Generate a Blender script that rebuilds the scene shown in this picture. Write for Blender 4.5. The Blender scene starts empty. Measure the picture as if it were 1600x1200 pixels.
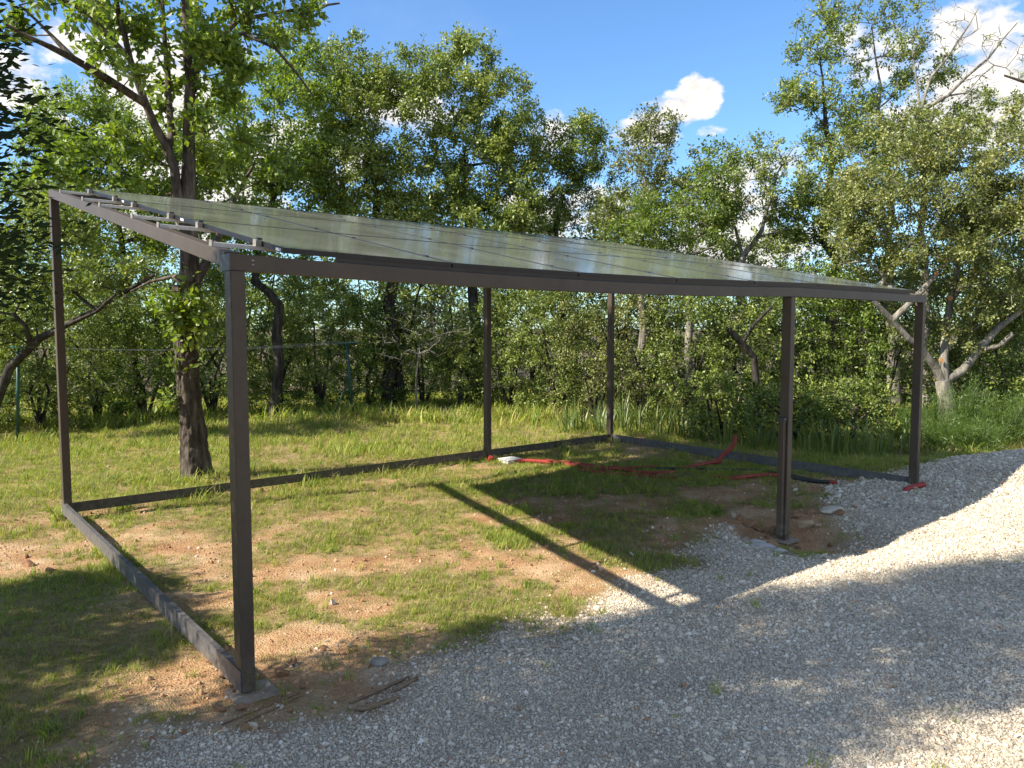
import bpy, math, random
import numpy as np
from mathutils import Vector, Matrix, Euler
R = math.radians
D_ = bpy.data
# ------------------------------------------------------------------ camera, sky, sun, exposure
CAMH, PITCH, FPX = 2.048, 0.07386, 1199.06
sc = bpy.context.scene
cam = D_.cameras.new('camera'); cam.sensor_width = 36; cam.lens = FPX / 1600 * 36
cam.clip_start = 0.05; cam.clip_end = 2000
co = D_.objects.new('camera', cam); co.location = (0, 0, CAMH); co.rotation_euler = (math.pi / 2 - PITCH, 0, 0)
sc.collection.objects.link(co); sc.camera = co

SUN_EL, SUN_AZ = 39.4, 23.5          # light travels towards azimuth SUN_AZ (from +X towards +Y)
w = D_.worlds.new('World'); sc.world = w; w.use_nodes = True
nt = w.node_tree; N = nt.nodes; L = nt.links
for n in list(N): N.remove(n)
def nd(t, **k):
    n = N.new(t)
    for a, b in k.items(): setattr(n, a, b)
    return n
def spot_dir(px, py):
    d = Vector(((px - 800) / FPX, 1, -(py - 600) / FPX)); c, s = math.cos(PITCH), math.sin(PITCH)
    return Vector((d.x, d.y * c + d.z * s, -d.y * s + d.z * c)).normalized()
def spot(px, py, depth):
    d = spot_dir(px, py); return Vector((0, 0, CAMH)) + d * (depth / d.y)
sky = nd('ShaderNodeTexSky'); sky.sky_type = 'NISHITA'; sky.sun_disc = False
sky.sun_elevation = R(SUN_EL); sky.sun_rotation = R(270 - SUN_AZ); sky.altitude = 300
sky.air_density = 1.0; sky.dust_density = 0.3; sky.ozone_density = 2.2
tc = nd('ShaderNodeTexCoord')
def cloud_noise(scale, detail, off):
    mp = nd('ShaderNodeMapping'); mp.inputs['Location'].default_value = off; mp.inputs['Scale'].default_value = (1, 1, 1.7)
    L.new(tc.outputs['Generated'], mp.inputs[0])
    n = nd('ShaderNodeTexNoise'); n.inputs['Scale'].default_value = scale; n.inputs['Detail'].default_value = detail
    n.inputs['Roughness'].default_value = 0.55
    L.new(mp.outputs[0], n.inputs['Vector']); return n
def mth(op, a, b=None, c=None, clamp=False):
    n = nd('ShaderNodeMath', operation=op); n.use_clamp = clamp
    for i, v in enumerate((a, b, c)):
        if v is None: continue
        if isinstance(v, (int, float)): n.inputs[i].default_value = v
        else: L.new(v, n.inputs[i])
    return n.outputs[0]
warp = cloud_noise(9, 7, (0.3, 1.7, 4.1)); fine = cloud_noise(34, 5, (2.3, 0.2, 1.1)); big = cloud_noise(2.6, 6, (5.2, 3.1, 0.4))
puffs = [(1058, 172, 38, 18), (1088, 148, 22, 15), (1022, 182, 20, 10), (1104, 158, 14, 14), (1118, 205, 22, 8), (868, 205, 30, 20), (890, 335, 80, 40), (150, 105, 75, 38), (250, 150, 95, 55),
         (70, 120, 60, 30), (1365, 85, 56, 32), (1485, 72, 46, 36), (1500, 185, 80, 36), (1180, 300, 66, 60), (1560, 130, 80, 60),
         (1120, 380, 120, 40), (300, 300, 120, 60), (1010, 205, 34, 20), (620, 170, 60, 30), (470, 240, 90, 40)]
acc = None
for (px, py, rx, ry) in puffs:
    d = spot_dir(px, py)
    right = Vector((1, 0, 0)) - d * d.x; right.normalize(); up = right.cross(d); up.normalize()
    a = nd('ShaderNodeVectorMath', operation='DOT_PRODUCT'); a.inputs[1].default_value = right * (FPX / rx); L.new(tc.outputs['Generated'], a.inputs[0])
    b = nd('ShaderNodeVectorMath', operation='DOT_PRODUCT'); b.inputs[1].default_value = up * (FPX / ry); L.new(tc.outputs['Generated'], b.inputs[0])
    c = nd('ShaderNodeVectorMath', operation='DOT_PRODUCT'); c.inputs[1].default_value = d; L.new(tc.outputs['Generated'], c.inputs[0])
    q = mth('ADD', mth('POWER', mth('ABSOLUTE', a.outputs['Value']), 2), mth('POWER', mth('ABSOLUTE', b.outputs['Value']), 2))
    q = mth('SUBTRACT', 1.0, mth('MULTIPLY', q, 0.5))
    q = mth('SUBTRACT', q, mth('MULTIPLY', mth('LESS_THAN', c.outputs['Value'], 0.1), 50))
    acc = q if acc is None else mth('MAXIMUM', acc, q)
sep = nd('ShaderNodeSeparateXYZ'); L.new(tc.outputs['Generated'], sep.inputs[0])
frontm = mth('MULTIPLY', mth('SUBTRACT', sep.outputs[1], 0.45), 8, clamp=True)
# added out-of-view cloud cover for neutral fill light: broken cumulus from the large noise
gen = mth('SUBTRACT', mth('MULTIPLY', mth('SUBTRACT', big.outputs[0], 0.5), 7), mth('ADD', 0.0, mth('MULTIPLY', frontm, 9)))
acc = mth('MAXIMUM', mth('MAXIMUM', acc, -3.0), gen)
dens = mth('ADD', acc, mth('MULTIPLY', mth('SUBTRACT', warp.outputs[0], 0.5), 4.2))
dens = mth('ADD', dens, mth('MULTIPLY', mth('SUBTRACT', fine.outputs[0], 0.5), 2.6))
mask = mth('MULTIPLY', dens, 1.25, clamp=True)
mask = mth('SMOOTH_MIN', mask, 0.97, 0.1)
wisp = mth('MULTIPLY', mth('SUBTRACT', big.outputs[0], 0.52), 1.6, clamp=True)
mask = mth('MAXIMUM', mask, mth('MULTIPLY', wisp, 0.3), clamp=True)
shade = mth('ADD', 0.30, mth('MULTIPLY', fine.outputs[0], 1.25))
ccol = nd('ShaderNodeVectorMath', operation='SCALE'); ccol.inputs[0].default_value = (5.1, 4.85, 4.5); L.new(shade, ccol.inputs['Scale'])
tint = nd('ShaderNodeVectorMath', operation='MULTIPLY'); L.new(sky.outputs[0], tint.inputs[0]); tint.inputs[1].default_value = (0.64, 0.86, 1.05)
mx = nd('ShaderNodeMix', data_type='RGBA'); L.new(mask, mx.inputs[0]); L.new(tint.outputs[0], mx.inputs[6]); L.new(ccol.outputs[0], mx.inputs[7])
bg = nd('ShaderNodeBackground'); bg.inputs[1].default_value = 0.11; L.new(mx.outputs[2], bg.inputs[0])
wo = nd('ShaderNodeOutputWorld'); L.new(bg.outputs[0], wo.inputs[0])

sun = D_.lights.new('sun', 'SUN'); sun.energy = 4.9; sun.angle = R(0.55); sun.color = (1.0, 0.93, 0.82)
so = D_.objects.new('sun', sun); sc.collection.objects.link(so)
sd = Vector((math.cos(R(SUN_AZ)) * math.cos(R(SUN_EL)), math.sin(R(SUN_AZ)) * math.cos(R(SUN_EL)), -math.sin(R(SUN_EL))))
so.rotation_euler = sd.to_track_quat('-Z', 'Y').to_euler(); so.location = (-20, -10, 25)
vs = sc.view_settings; sc.display_settings.display_device = 'sRGB'
vs.view_transform = 'Standard'; vs.look = 'None'; vs.exposure = 1.12; vs.gamma = 1; vs.use_curve_mapping = False
sc.render.engine = 'CYCLES'
sc.cycles.max_bounces = 7; sc.cycles.diffuse_bounces = 3; sc.cycles.glossy_bounces = 3; sc.cycles.transmission_bounces = 4; sc.cycles.transparent_max_bounces = 6

# ------------------------------------------------------------------ helpers
rng = np.random.default_rng(11); random.seed(5)
C = sc.collection
def hash2(ix, iy, s):
    h = (ix.astype(np.int64) * 374761393 + iy.astype(np.int64) * 668265263 + s * 1442695041) & 0xffffffff
    h = ((h ^ (h >> 13)) * 1274126177) & 0xffffffff
    return ((h ^ (h >> 16)) & 0xffff) / 65535.0
def vnoise(x, y, s=0):
    ix = np.floor(x); iy = np.floor(y); fx = x - ix; fy = y - iy
    fx = fx * fx * (3 - 2 * fx); fy = fy * fy * (3 - 2 * fy)
    a = hash2(ix, iy, s); b = hash2(ix + 1, iy, s); c = hash2(ix, iy + 1, s); d = hash2(ix + 1, iy + 1, s)
    return (a * (1 - fx) + b * fx) * (1 - fy) + (c * (1 - fx) + d * fx) * fy
def fbm(x, y, o=4, s=0):
    x = np.asarray(x, float); y = np.asarray(y, float)
    r = 0; a = 0.5; t = 0
    for k in range(o):
        r = r + a * vnoise(x, y, s + k * 17); t += a; a *= 0.5; x = x * 2.03 + 3.1; y = y * 2.03 + 1.7
    return r / t
def mesh(name, V, F, mats, midx=None, smooth=False):
    me = D_.meshes.new(name); V = np.asarray(V, np.float32)
    if isinstance(F, np.ndarray):
        nf, k = F.shape; me.vertices.add(len(V)); me.vertices.foreach_set('co', V.ravel())
        me.loops.add(nf * k); me.loops.foreach_set('vertex_index', F.astype(np.int32).ravel())
        me.polygons.add(nf); me.polygons.foreach_set('loop_start', np.arange(0, nf * k, k, dtype=np.int32))
        me.polygons.foreach_set('loop_total', np.full(nf, k, np.int32))
        if midx is not None: me.polygons.foreach_set('material_index', np.asarray(midx, np.int32))
    else:
        me.from_pydata([tuple(map(float, v)) for v in V], [], F)
    me.polygons.foreach_set('use_smooth', np.full(len(me.polygons), smooth))
    me.update(calc_edges=True)
    for m in (mats if isinstance(mats, (list, tuple)) else [mats]): me.materials.append(m)
    return me
def obj(name, me, parent=None, loc=None):
    o = D_.objects.new(name, me); C.objects.link(o)
    if parent is not None: o.parent = parent
    if loc is not None: o.location = loc
    return o
def tag(o, label=None, cat=None, group=None, kind=None):
    if label: o['label'] = label
    if cat: o['category'] = cat
    if group: o['group'] = group
    if kind: o['kind'] = kind
    return o
def thing(name, label, cat, loc=(0, 0, 0), group=None):
    o = D_.objects.new(name, None); C.objects.link(o); o.location = loc; o.empty_display_size = 0.2
    return tag(o, label, cat, group)
def fattr(me, name, vals, dom='FACE', typ='FLOAT'):
    a = me.attributes.new(name, typ, dom)
    a.data.foreach_set('value' if typ in ('FLOAT', 'INT') else ('vector' if typ == 'FLOAT_VECTOR' else 'color'), np.asarray(vals).ravel())
BOXF = [(0, 3, 2, 1), (4, 5, 6, 7), (0, 1, 5, 4), (1, 2, 6, 5), (2, 3, 7, 6), (3, 0, 4, 7)]
class MB:
    def __init__(s): s.v = []; s.f = []
    def hexa(s, c):
        b = len(s.v); s.v += [tuple(p) for p in c]; s.f += [tuple(b + i for i in f) for f in BOXF]; return s
    def box(s, o, u, v, wv, U, V, W_):
        c = []
        for z in W_:
            for (a, b) in ((U[0], V[0]), (U[1], V[0]), (U[1], V[1]), (U[0], V[1])):
                c.append(Vector(o) + Vector(u) * a + Vector(v) * b + Vector(wv) * z)
        return s.hexa(c)
    def tube(s, P, rad, n=10, cap=True, ridge=0):
        P = [Vector(p) for p in P]; b = len(s.v)
        for i, p in enumerate(P):
            t = (P[min(i + 1, len(P) - 1)] - P[max(i - 1, 0)]).normalized()
            a = t.orthogonal() if i == 0 else (pa - t * pa.dot(t))
            a.normalize(); pa = a; c = t.cross(a)
            r = rad[i] if isinstance(rad, (list, tuple)) else rad
            if ridge: r *= 1 + ridge * (i % 2)
            for k in range(n):
                an = 2 * math.pi * k / n; s.v.append(tuple(p + (a * math.cos(an) + c * math.sin(an)) * r))
        for i in range(len(P) - 1):
            for k in range(n):
                k2 = (k + 1) % n; s.f.append((b + i * n + k, b + i * n + k2, b + (i + 1) * n + k2, b + (i + 1) * n + k))
        if cap: s.f.append(tuple(b + k for k in range(n))[::-1]); s.f.append(tuple(b + (len(P) - 1) * n + k for k in range(n)))
        return s
    def build(s, name, mat, parent=None, smooth=False, bevel=0):
        o = obj(name, mesh(name, s.v, s.f, mat, smooth=smooth), parent)
        if bevel:
            m = o.modifiers.new('bevel', 'BEVEL'); m.width = bevel; m.segments = 2; m.limit_method = 'ANGLE'
        return o

# ------------------------------------------------------------------ materials
def mat(name):
    m = D_.materials.new(name); m.use_nodes = True; t = m.node_tree
    return m, t.nodes, t.links, t.nodes['Principled BSDF'], t.nodes['Material Output']
def ramp(n, stops):
    r = n.new('ShaderNodeValToRGB'); e = r.color_ramp.elements
    while len(e) < len(stops): e.new(0.5)
    for i, (p, c) in enumerate(stops): e[i].position = p; e[i].color = (*c, 1)
    return r
def noise(n, l, scale, detail=4, coord='Object', rough=0.55, vec=None, sc3=None):
    x = n.new('ShaderNodeTexNoise'); x.inputs['Scale'].default_value = scale; x.inputs['Detail'].default_value = detail; x.inputs['Roughness'].default_value = rough
    if vec is None:
        c = n.new('ShaderNodeTexCoord'); vec = c.outputs[coord]
    if sc3:
        mp = n.new('ShaderNodeMapping'); mp.inputs['Scale'].default_value = sc3; l.new(vec, mp.inputs[0]); vec = mp.outputs[0]
    l.new(vec, x.inputs['Vector']); return x
def simple(name, c1, c2, scale=8, rough=0.6, metal=0, bump=0.0, sc3=None, spec=0.5, coat=0):
    m, n, l, p, o = mat(name)
    x = noise(n, l, scale, 5, sc3=sc3); r = ramp(n, [(0.3, c1), (0.7, c2)]); l.new(x.outputs[0], r.inputs[0]); l.new(r.outputs[0], p.inputs['Base Color'])
    p.inputs['Roughness'].default_value = rough; p.inputs['Metallic'].default_value = metal; p.inputs['Specular IOR Level'].default_value = spec
    if bump:
        y = noise(n, l, scale * 6, 5, sc3=sc3); b = n.new('ShaderNodeBump'); b.inputs['Strength'].default_value = bump; b.inputs['Distance'].default_value = 0.02
        l.new(y.outputs[0], b.inputs['Height']); l.new(b.outputs[0], p.inputs['Normal'])
    return m
def leafmat(name, cols, trans=0.35, rough=0.42, obj_rand=False, spec=0.55):
    m, n, l, p, o = mat(name)
    a = n.new('ShaderNodeAttribute'); a.attribute_name = 'tint'
    src = a.outputs['Fac']
    if obj_rand:
        oi = n.new('ShaderNodeObjectInfo'); ad = n.new('ShaderNodeMath'); ad.operation = 'MULTIPLY_ADD'
        l.new(src, ad.inputs[0]); ad.inputs[1].default_value = 0.5
        hm = n.new('ShaderNodeMath'); hm.operation = 'MULTIPLY'; hm.inputs[1].default_value = 0.5; l.new(oi.outputs['Random'], hm.inputs[0]); l.new(hm.outputs[0], ad.inputs[2]); src = ad.outputs[0]
    k = len(cols); r = ramp(n, [(i / (k - 1), c) for i, c in enumerate(cols)]); l.new(src, r.inputs[0])
    l.new(r.outputs[0], p.inputs['Base Color']); p.inputs['Roughness'].default_value = rough; p.inputs['Specular IOR Level'].default_value = spec
    t = n.new('ShaderNodeBsdfTranslucent')
    h = n.new('ShaderNodeMix'); h.data_type = 'RGBA'; h.blend_type = 'MULTIPLY'; h.inputs[0].default_value = 1; l.new(r.outputs[0], h.inputs[6]); h.inputs[7].default_value = (1.35, 1.45, 0.55, 1)
    l.new(h.outputs[2], t.inputs[0])
    mx = n.new('ShaderNodeMixShader'); mx.inputs[0].default_value = trans
    l.new(p.outputs[0], mx.inputs[1]); l.new(t.outputs[0], mx.inputs[2]); l.new(mx.outputs[0], o.inputs[0])
    return m
M = {}
M['leaf_oak'] = leafmat('oak_leaf', [(0.069, 0.112, 0.018), (0.131, 0.197, 0.028), (0.200, 0.264, 0.039), (0.278, 0.328, 0.059)], 0.4)
M['leaf_mid'] = leafmat('grey_oak_leaf', [(0.089, 0.127, 0.024), (0.161, 0.212, 0.041), (0.246, 0.296, 0.061), (0.370, 0.382, 0.110)], 0.3)
M['leaf_holm'] = leafmat('holm_oak_leaf', [(0.064, 0.091, 0.021), (0.138, 0.167, 0.037), (0.218, 0.235, 0.057), (0.353, 0.327, 0.100)], 0.25)
M['leaf_dark'] = leafmat('dark_shrub_leaf', [(0.069, 0.101, 0.022), (0.125, 0.175, 0.033), (0.215, 0.264, 0.048), (0.301, 0.336, 0.065)], 0.3)
M['leaf_con'] = leafmat('conifer_needles', [(0.012, 0.024, 0.009), (0.022, 0.04, 0.012), (0.035, 0.05, 0.015)], 0.12, 0.8, spec=0.12)
M['leaf_iris'] = leafmat('iris_leaf', [(0.078, 0.124, 0.035), (0.141, 0.193, 0.050), (0.234, 0.261, 0.070)], 0.3, 0.45)
M['leaf_feather'] = leafmat('feathery_green', [(0.05, 0.10, 0.015), (0.09, 0.15, 0.025), (0.14, 0.20, 0.04)], 0.35)
M['grass'] = leafmat('grass_blade', [(0.105, 0.176, 0.026), (0.211, 0.273, 0.044), (0.352, 0.369, 0.081), (0.598, 0.482, 0.174)], 0.35, 0.55, True, 0.25)
M['grass_dry'] = leafmat('dry_grass_blade', [(0.196, 0.196, 0.069), (0.345, 0.299, 0.127), (0.483, 0.402, 0.218)], 0.3, 0.7, True, 0.15)
def barkmat(name, c1, c2, c3, s=1.0):
    m, n, l, p, o = mat(name)
    x = noise(n, l, 14 * s, 6, sc3=(1, 1, 0.22), rough=0.65); r = ramp(n, [(0.32, c1), (0.5, c2), (0.72, c3)]); l.new(x.outputs[0], r.inputs[0])
    y = noise(n, l, 2.2 * s, 4); r2 = ramp(n, [(0.35, (0.7, 0.7, 0.7)), (0.7, (1.25, 1.25, 1.2))]); l.new(y.outputs[0], r2.inputs[0])
    mm = n.new('ShaderNodeMix'); mm.data_type = 'RGBA'; mm.blend_type = 'MULTIPLY'; mm.inputs[0].default_value = 1; l.new(r.outputs[0], mm.inputs[6]); l.new(r2.outputs[0], mm.inputs[7])
    l.new(mm.outputs[2], p.inputs['Base Color']); p.inputs['Roughness'].default_value = 0.95; p.inputs['Specular IOR Level'].default_value = 0.15
    b = n.new('ShaderNodeBump'); b.inputs['Strength'].default_value = 0.9; b.inputs['Distance'].default_value = 0.03; l.new(x.outputs[0], b.inputs['Height']); l.new(b.outputs[0], p.inputs['Normal'])
    return m
M['bark'] = barkmat('oak_bark', (0.03, 0.023, 0.018), (0.10, 0.078, 0.06), (0.22, 0.18, 0.145))
M['bark_dark'] = barkmat('dark_bark', (0.02, 0.017, 0.014), (0.055, 0.047, 0.038), (0.12, 0.105, 0.085))
M['bark_grey'] = barkmat('pale_grey_bark', (0.09, 0.08, 0.065), (0.21, 0.19, 0.155), (0.36, 0.33, 0.28))
M['cut'] = simple('fresh_cut_wood', (0.35, 0.15, 0.06), (0.5, 0.27, 0.12), 30, 0.8)
M['bronze'] = simple('bronze_painted_steel', (0.056, 0.040, 0.027), (0.072, 0.051, 0.034), 3, 0.52, 0.0, 0.04, spec=0.3)
M['anthracite'] = simple('anthracite_sheet', (0.045, 0.046, 0.052), (0.085, 0.084, 0.092), 7, 0.5, 0.0, 0.12, sc3=(1, 1, 1), spec=0.45)
M['brownsheet'] = simple('dark_brown_sheet', (0.03, 0.024, 0.02), (0.05, 0.04, 0.033), 7, 0.5, 0, 0.05)
M['alu'] = simple('mill_aluminium', (0.50, 0.49, 0.48), (0.62, 0.61, 0.60), 20, 0.42, 0.6)
M['black_alu'] = simple('black_panel_frame', (0.014, 0.014, 0.016), (0.022, 0.022, 0.025), 10, 0.4, spec=0.3)
M['galv'] = simple('galvanised_plate', (0.20, 0.175, 0.15), (0.34, 0.30, 0.25), 25, 0.55, 0.4)
M['dusty'] = simple('dusty_plate', (0.22, 0.17, 0.12), (0.36, 0.28, 0.20), 25, 0.8, 0.0)
M['clampblk'] = simple('black_clamp', (0.015, 0.016, 0.02), (0.03, 0.03, 0.035), 10, 0.5)
M['white'] = simple('white_label', (0.7, 0.7, 0.68), (0.8, 0.8, 0.78), 10, 0.6)
M['red'] = simple('red_corrugated_conduit', (0.24, 0.022, 0.014), (0.38, 0.038, 0.024), 9, 0.5)
M['blackpipe'] = simple('black_pipe', (0.012, 0.012, 0.012), (0.03, 0.03, 0.03), 9, 0.45)
M['whiteplastic'] = simple('white_plastic_lid', (0.66, 0.62, 0.58), (0.8, 0.77, 0.73), 5, 0.5)
M['green_paint'] = simple('green_painted_steel', (0.012, 0.06, 0.04), (0.02, 0.09, 0.055), 9, 0.5)
M['wire'] = simple('pale_wire', (0.45, 0.47, 0.42), (0.6, 0.6, 0.55), 9, 0.5)
M['ochre'] = simple('ochre_sandstone', (0.30, 0.19, 0.10), (0.46, 0.32, 0.19), 12, 0.9, 0, 0.3)
M['cream_stone'] = simple('cream_limestone', (0.42, 0.36, 0.26), (0.6, 0.52, 0.4), 10, 0.9, 0, 0.3)
M['grey_rock'] = simple('grey_limestone', (0.20, 0.175, 0.14), (0.33, 0.29, 0.24), 14, 0.9, 0, 0.4)
M['clod'] = simple('clay_clod', (0.20, 0.10, 0.05), (0.34, 0.19, 0.10), 20, 1.0, 0, 0.5)
M['concrete'] = simple('concrete_smear', (0.36, 0.33, 0.28), (0.52, 0.48, 0.42), 9, 0.9, 0, 0.3)
M['wood'] = simple('weathered_wood', (0.16, 0.10, 0.055), (0.28, 0.19, 0.11), 20, 0.9, 0, 0.3, sc3=(1, 1, 4))
M['rust'] = simple('rusty_rod', (0.13, 0.07, 0.04), (0.22, 0.13, 0.08), 20, 0.8)
for k_ in ('bronze', 'anthracite', 'brownsheet'):
    m_ = M[k_]; n = m_.node_tree.nodes; l = m_.node_tree.links; p = n['Principled BSDF']; src = p.inputs['Base Color'].links[0].from_socket
    c_ = n.new('ShaderNodeTexCoord'); sx_ = n.new('ShaderNodeSeparateXYZ'); l.new(c_.outputs['Object'], sx_.inputs[0]); nn_ = noise(n, l, 16, 6, rough=0.7)
    a_ = n.new('ShaderNodeMapRange'); a_.inputs[1].default_value = 0.0; a_.inputs[2].default_value = 0.30; a_.inputs[3].default_value = 0.55; a_.inputs[4].default_value = 0.06; l.new(sx_.outputs[2], a_.inputs[0])
    b_ = n.new('ShaderNodeMath'); b_.operation = 'MULTIPLY_ADD'; l.new(nn_.outputs[0], b_.inputs[0]); b_.inputs[1].default_value = 2.4; b_.inputs[2].default_value = -0.85
    d_ = n.new('ShaderNodeMath'); d_.operation = 'MULTIPLY'; d_.use_clamp = True; l.new(a_.outputs[0], d_.inputs[0]); l.new(b_.outputs[0], d_.inputs[1])
    q_ = n.new('ShaderNodeMix'); q_.data_type = 'RGBA'; l.new(d_.outputs[0], q_.inputs[0]); l.new(src, q_.inputs[6]); q_.inputs[7].default_value = (0.33, 0.26, 0.18, 1); l.new(q_.outputs[2], p.inputs['Base Color'])
# photovoltaic laminate: near-black cells under dusty glass
m, n, l, p, o = mat('photovoltaic_glass'); M['pv'] = m
x = noise(n, l, 1.3, 6, 'Object', 0.6); r = ramp(n, [(0.3, (0.14, 0.15, 0.115)), (0.7, (0.215, 0.225, 0.175))]); l.new(x.outputs[0], r.inputs[0]); l.new(r.outputs[0], p.inputs['Base Color'])
y = noise(n, l, 2.0, 4, 'Object'); mr = n.new('ShaderNodeMapRange'); mr.inputs[1].default_value = 0.3; mr.inputs[2].default_value = 0.7; mr.inputs[3].default_value = 0.07; mr.inputs[4].default_value = 0.15
l.new(y.outputs[0], mr.inputs[0]); l.new(mr.outputs[0], p.inputs['Roughness']); p.inputs['IOR'].default_value = 1.5
z = noise(n, l, 0.9, 2, 'Object'); b = n.new('ShaderNodeBump'); b.inputs['Strength'].default_value = 0.06; b.inputs['Distance'].default_value = 0.05; l.new(z.outputs[0], b.inputs['Height']); l.new(b.outputs[0], p.inputs['Normal'])
M['back'] = simple('panel_backsheet', (0.05, 0.055, 0.055), (0.08, 0.085, 0.08), 2, 0.3)
# stones
m, n, l, p, o = mat('limestone_gravel'); M['stone'] = m
oi = n.new('ShaderNodeObjectInfo'); r = ramp(n, [(0.0, (0.30, 0.255, 0.20)), (0.10, (0.46, 0.405, 0.325)), (0.5, (0.56, 0.495, 0.39)), (0.8, (0.68, 0.605, 0.485)), (0.96, (0.80, 0.75, 0.66)), (1.0, (0.44, 0.27, 0.16))])
l.new(oi.outputs['Random'], r.inputs[0]); ge = n.new('ShaderNodeNewGeometry'); x = noise(n, l, 1.1, 6, vec=ge.outputs['Position'], rough=0.6); r2 = ramp(n, [(0.35, (0.80, 0.765, 0.70)), (0.65, (1.05, 1.02, 0.96))]); l.new(x.outputs[0], r2.inputs[0])
mm = n.new('ShaderNodeMix'); mm.data_type = 'RGBA'; mm.blend_type = 'MULTIPLY'; mm.inputs[0].default_value = 1; l.new(r.outputs[0], mm.inputs[6]); l.new(r2.outputs[0], mm.inputs[7]); l.new(mm.outputs[2], p.inputs['Base Color'])
p.inputs['Roughness'].default_value = 0.85; p.inputs['Specular IOR Level'].default_value = 0.25
m, n, l, p, o = mat('soil_crumbs'); M['crumb'] = m
oi = n.new('ShaderNodeObjectInfo'); r = ramp(n, [(0.0, (0.22, 0.10, 0.045)), (0.4, (0.40, 0.22, 0.11)), (0.75, (0.52, 0.34, 0.19)), (0.95, (0.44, 0.34, 0.24)), (1.0, (0.55, 0.5, 0.42))])
l.new(oi.outputs['Random'], r.inputs[0]); l.new(r.outputs[0], p.inputs['Base Color']); p.inputs['Roughness'].default_value = 0.95
# ground
m, n, l, p, o = mat('ground_soil_grass_gravel'); M['ground'] = m
at_ = n.new('ShaderNodeAttribute'); at_.attribute_name = 'zone'; sp = n.new('ShaderNodeSeparateColor'); l.new(at_.outputs['Color'], sp.inputs[0])
x = noise(n, l, 2.2, 8, rough=0.65); dirt = ramp(n, [(0.30, (0.31, 0.155, 0.07)), (0.5, (0.47, 0.29, 0.15)), (0.70, (0.60, 0.44, 0.27))]); l.new(x.outputs[0], dirt.inputs[0])
x2 = noise(n, l, 45, 6, rough=0.7); dm = ramp(n, [(0.3, (0.62, 0.6, 0.58)), (0.55, (1, 1, 1)), (0.75, (1.25, 1.25, 1.25))]); l.new(x2.outputs[0], dm.inputs[0])
def mixc(a, b, f=None, mode='MIX', fac=1.0):
    q = n.new('ShaderNodeMix'); q.data_type = 'RGBA'; q.blend_type = mode; q.inputs[0].default_value = fac
    if f is not None: l.new(f, q.inputs[0])
    for s_, v_ in ((6, a), (7, b)):
        if isinstance(v_, tuple): q.inputs[s_].default_value = (*v_, 1)
        else: l.new(v_, q.inputs[s_])
    return q.outputs[2]
dirtc = mixc(dirt.outputs[0], dm.outputs[0], mode='MULTIPLY')
x3 = noise(n, l, 3.5, 8, rough=0.7); gs = ramp(n, [(0.3, (0.15, 0.12, 0.05)), (0.5, (0.25, 0.20, 0.085)), (0.7, (0.38, 0.30, 0.15))]); l.new(x3.outputs[0], gs.inputs[0])
grassc = mixc(gs.outputs[0], dm.outputs[0], mode='MULTIPLY')
vo = n.new('ShaderNodeTexVoronoi'); vo.inputs['Scale'].default_value = 80; tcn = n.new('ShaderNodeTexCoord'); l.new(tcn.outputs['Object'], vo.inputs['Vector'])
gv = ramp(n, [(0.0, (0.42, 0.36, 0.28)), (0.5, (0.57, 0.495, 0.385)), (1.0, (0.68, 0.60, 0.48))]); sep2 = n.new('ShaderNodeSeparateColor'); l.new(vo.outputs['Color'], sep2.inputs[0]); l.new(sep2.outputs[0], gv.inputs[0])
vd = ramp(n, [(0.0, (1.05, 1.05, 1.05)), (0.35, (0.85, 0.85, 0.85)), (0.75, (0.62, 0.60, 0.57))]); l.new(vo.outputs['Distance'], vd.inputs[0])
gravc = mixc(gv.outputs[0], vd.outputs[0], mode='MULTIPLY')
xg = noise(n, l, 0.9, 5); gb = ramp(n, [(0.35, (0.82, 0.80, 0.77)), (0.65, (1.08, 1.07, 1.04))]); l.new(xg.outputs[0], gb.inputs[0]); gravc = mixc(gravc, gb.outputs[0], mode='MULTIPLY')
c1 = mixc(dirtc, grassc, sp.outputs[1]); c2 = mixc(c1, gravc, sp.outputs[0])
lit = mixc(c2, (0.085, 0.065, 0.045), sp.outputs[2])
l.new(lit, p.inputs['Base Color']); p.inputs['Roughness'].default_value = 0.95; p.inputs['Specular IOR Level'].default_value = 0.15
hs = n.new('ShaderNodeMath'); hs.operation = 'MULTIPLY_ADD'; l.new(vo.outputs['Distance'], hs.inputs[0]); hs.inputs[1].default_value = -0.6; l.new(x2.outputs[0], hs.inputs[2])
b = n.new('ShaderNodeBump'); b.inputs['Strength'].default_value = 0.7; b.inputs['Distance'].default_value = 0.025; l.new(hs.outputs[0], b.inputs['Height']); l.new(b.outputs[0], p.inputs['Normal'])

# ------------------------------------------------------------------ carport frame axes
YAW = 0.6897; CA, SA = math.cos(YAW), math.sin(YAW); OX, OY = -1.4858, 4.0821
LEN, DEP, HF, HB = 8.5597, 5.3066, 2.437, 3.4966
def W(u, v, z=0): return Vector((OX + CA * u - SA * v, OY + SA * u + CA * v, z))
def local(x, y):
    dx = x - OX; dy = y - OY; return dx * CA + dy * SA, -dx * SA + dy * CA
uu, vv, zz = Vector((CA, SA, 0)), Vector((-SA, CA, 0)), Vector((0, 0, 1))

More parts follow.
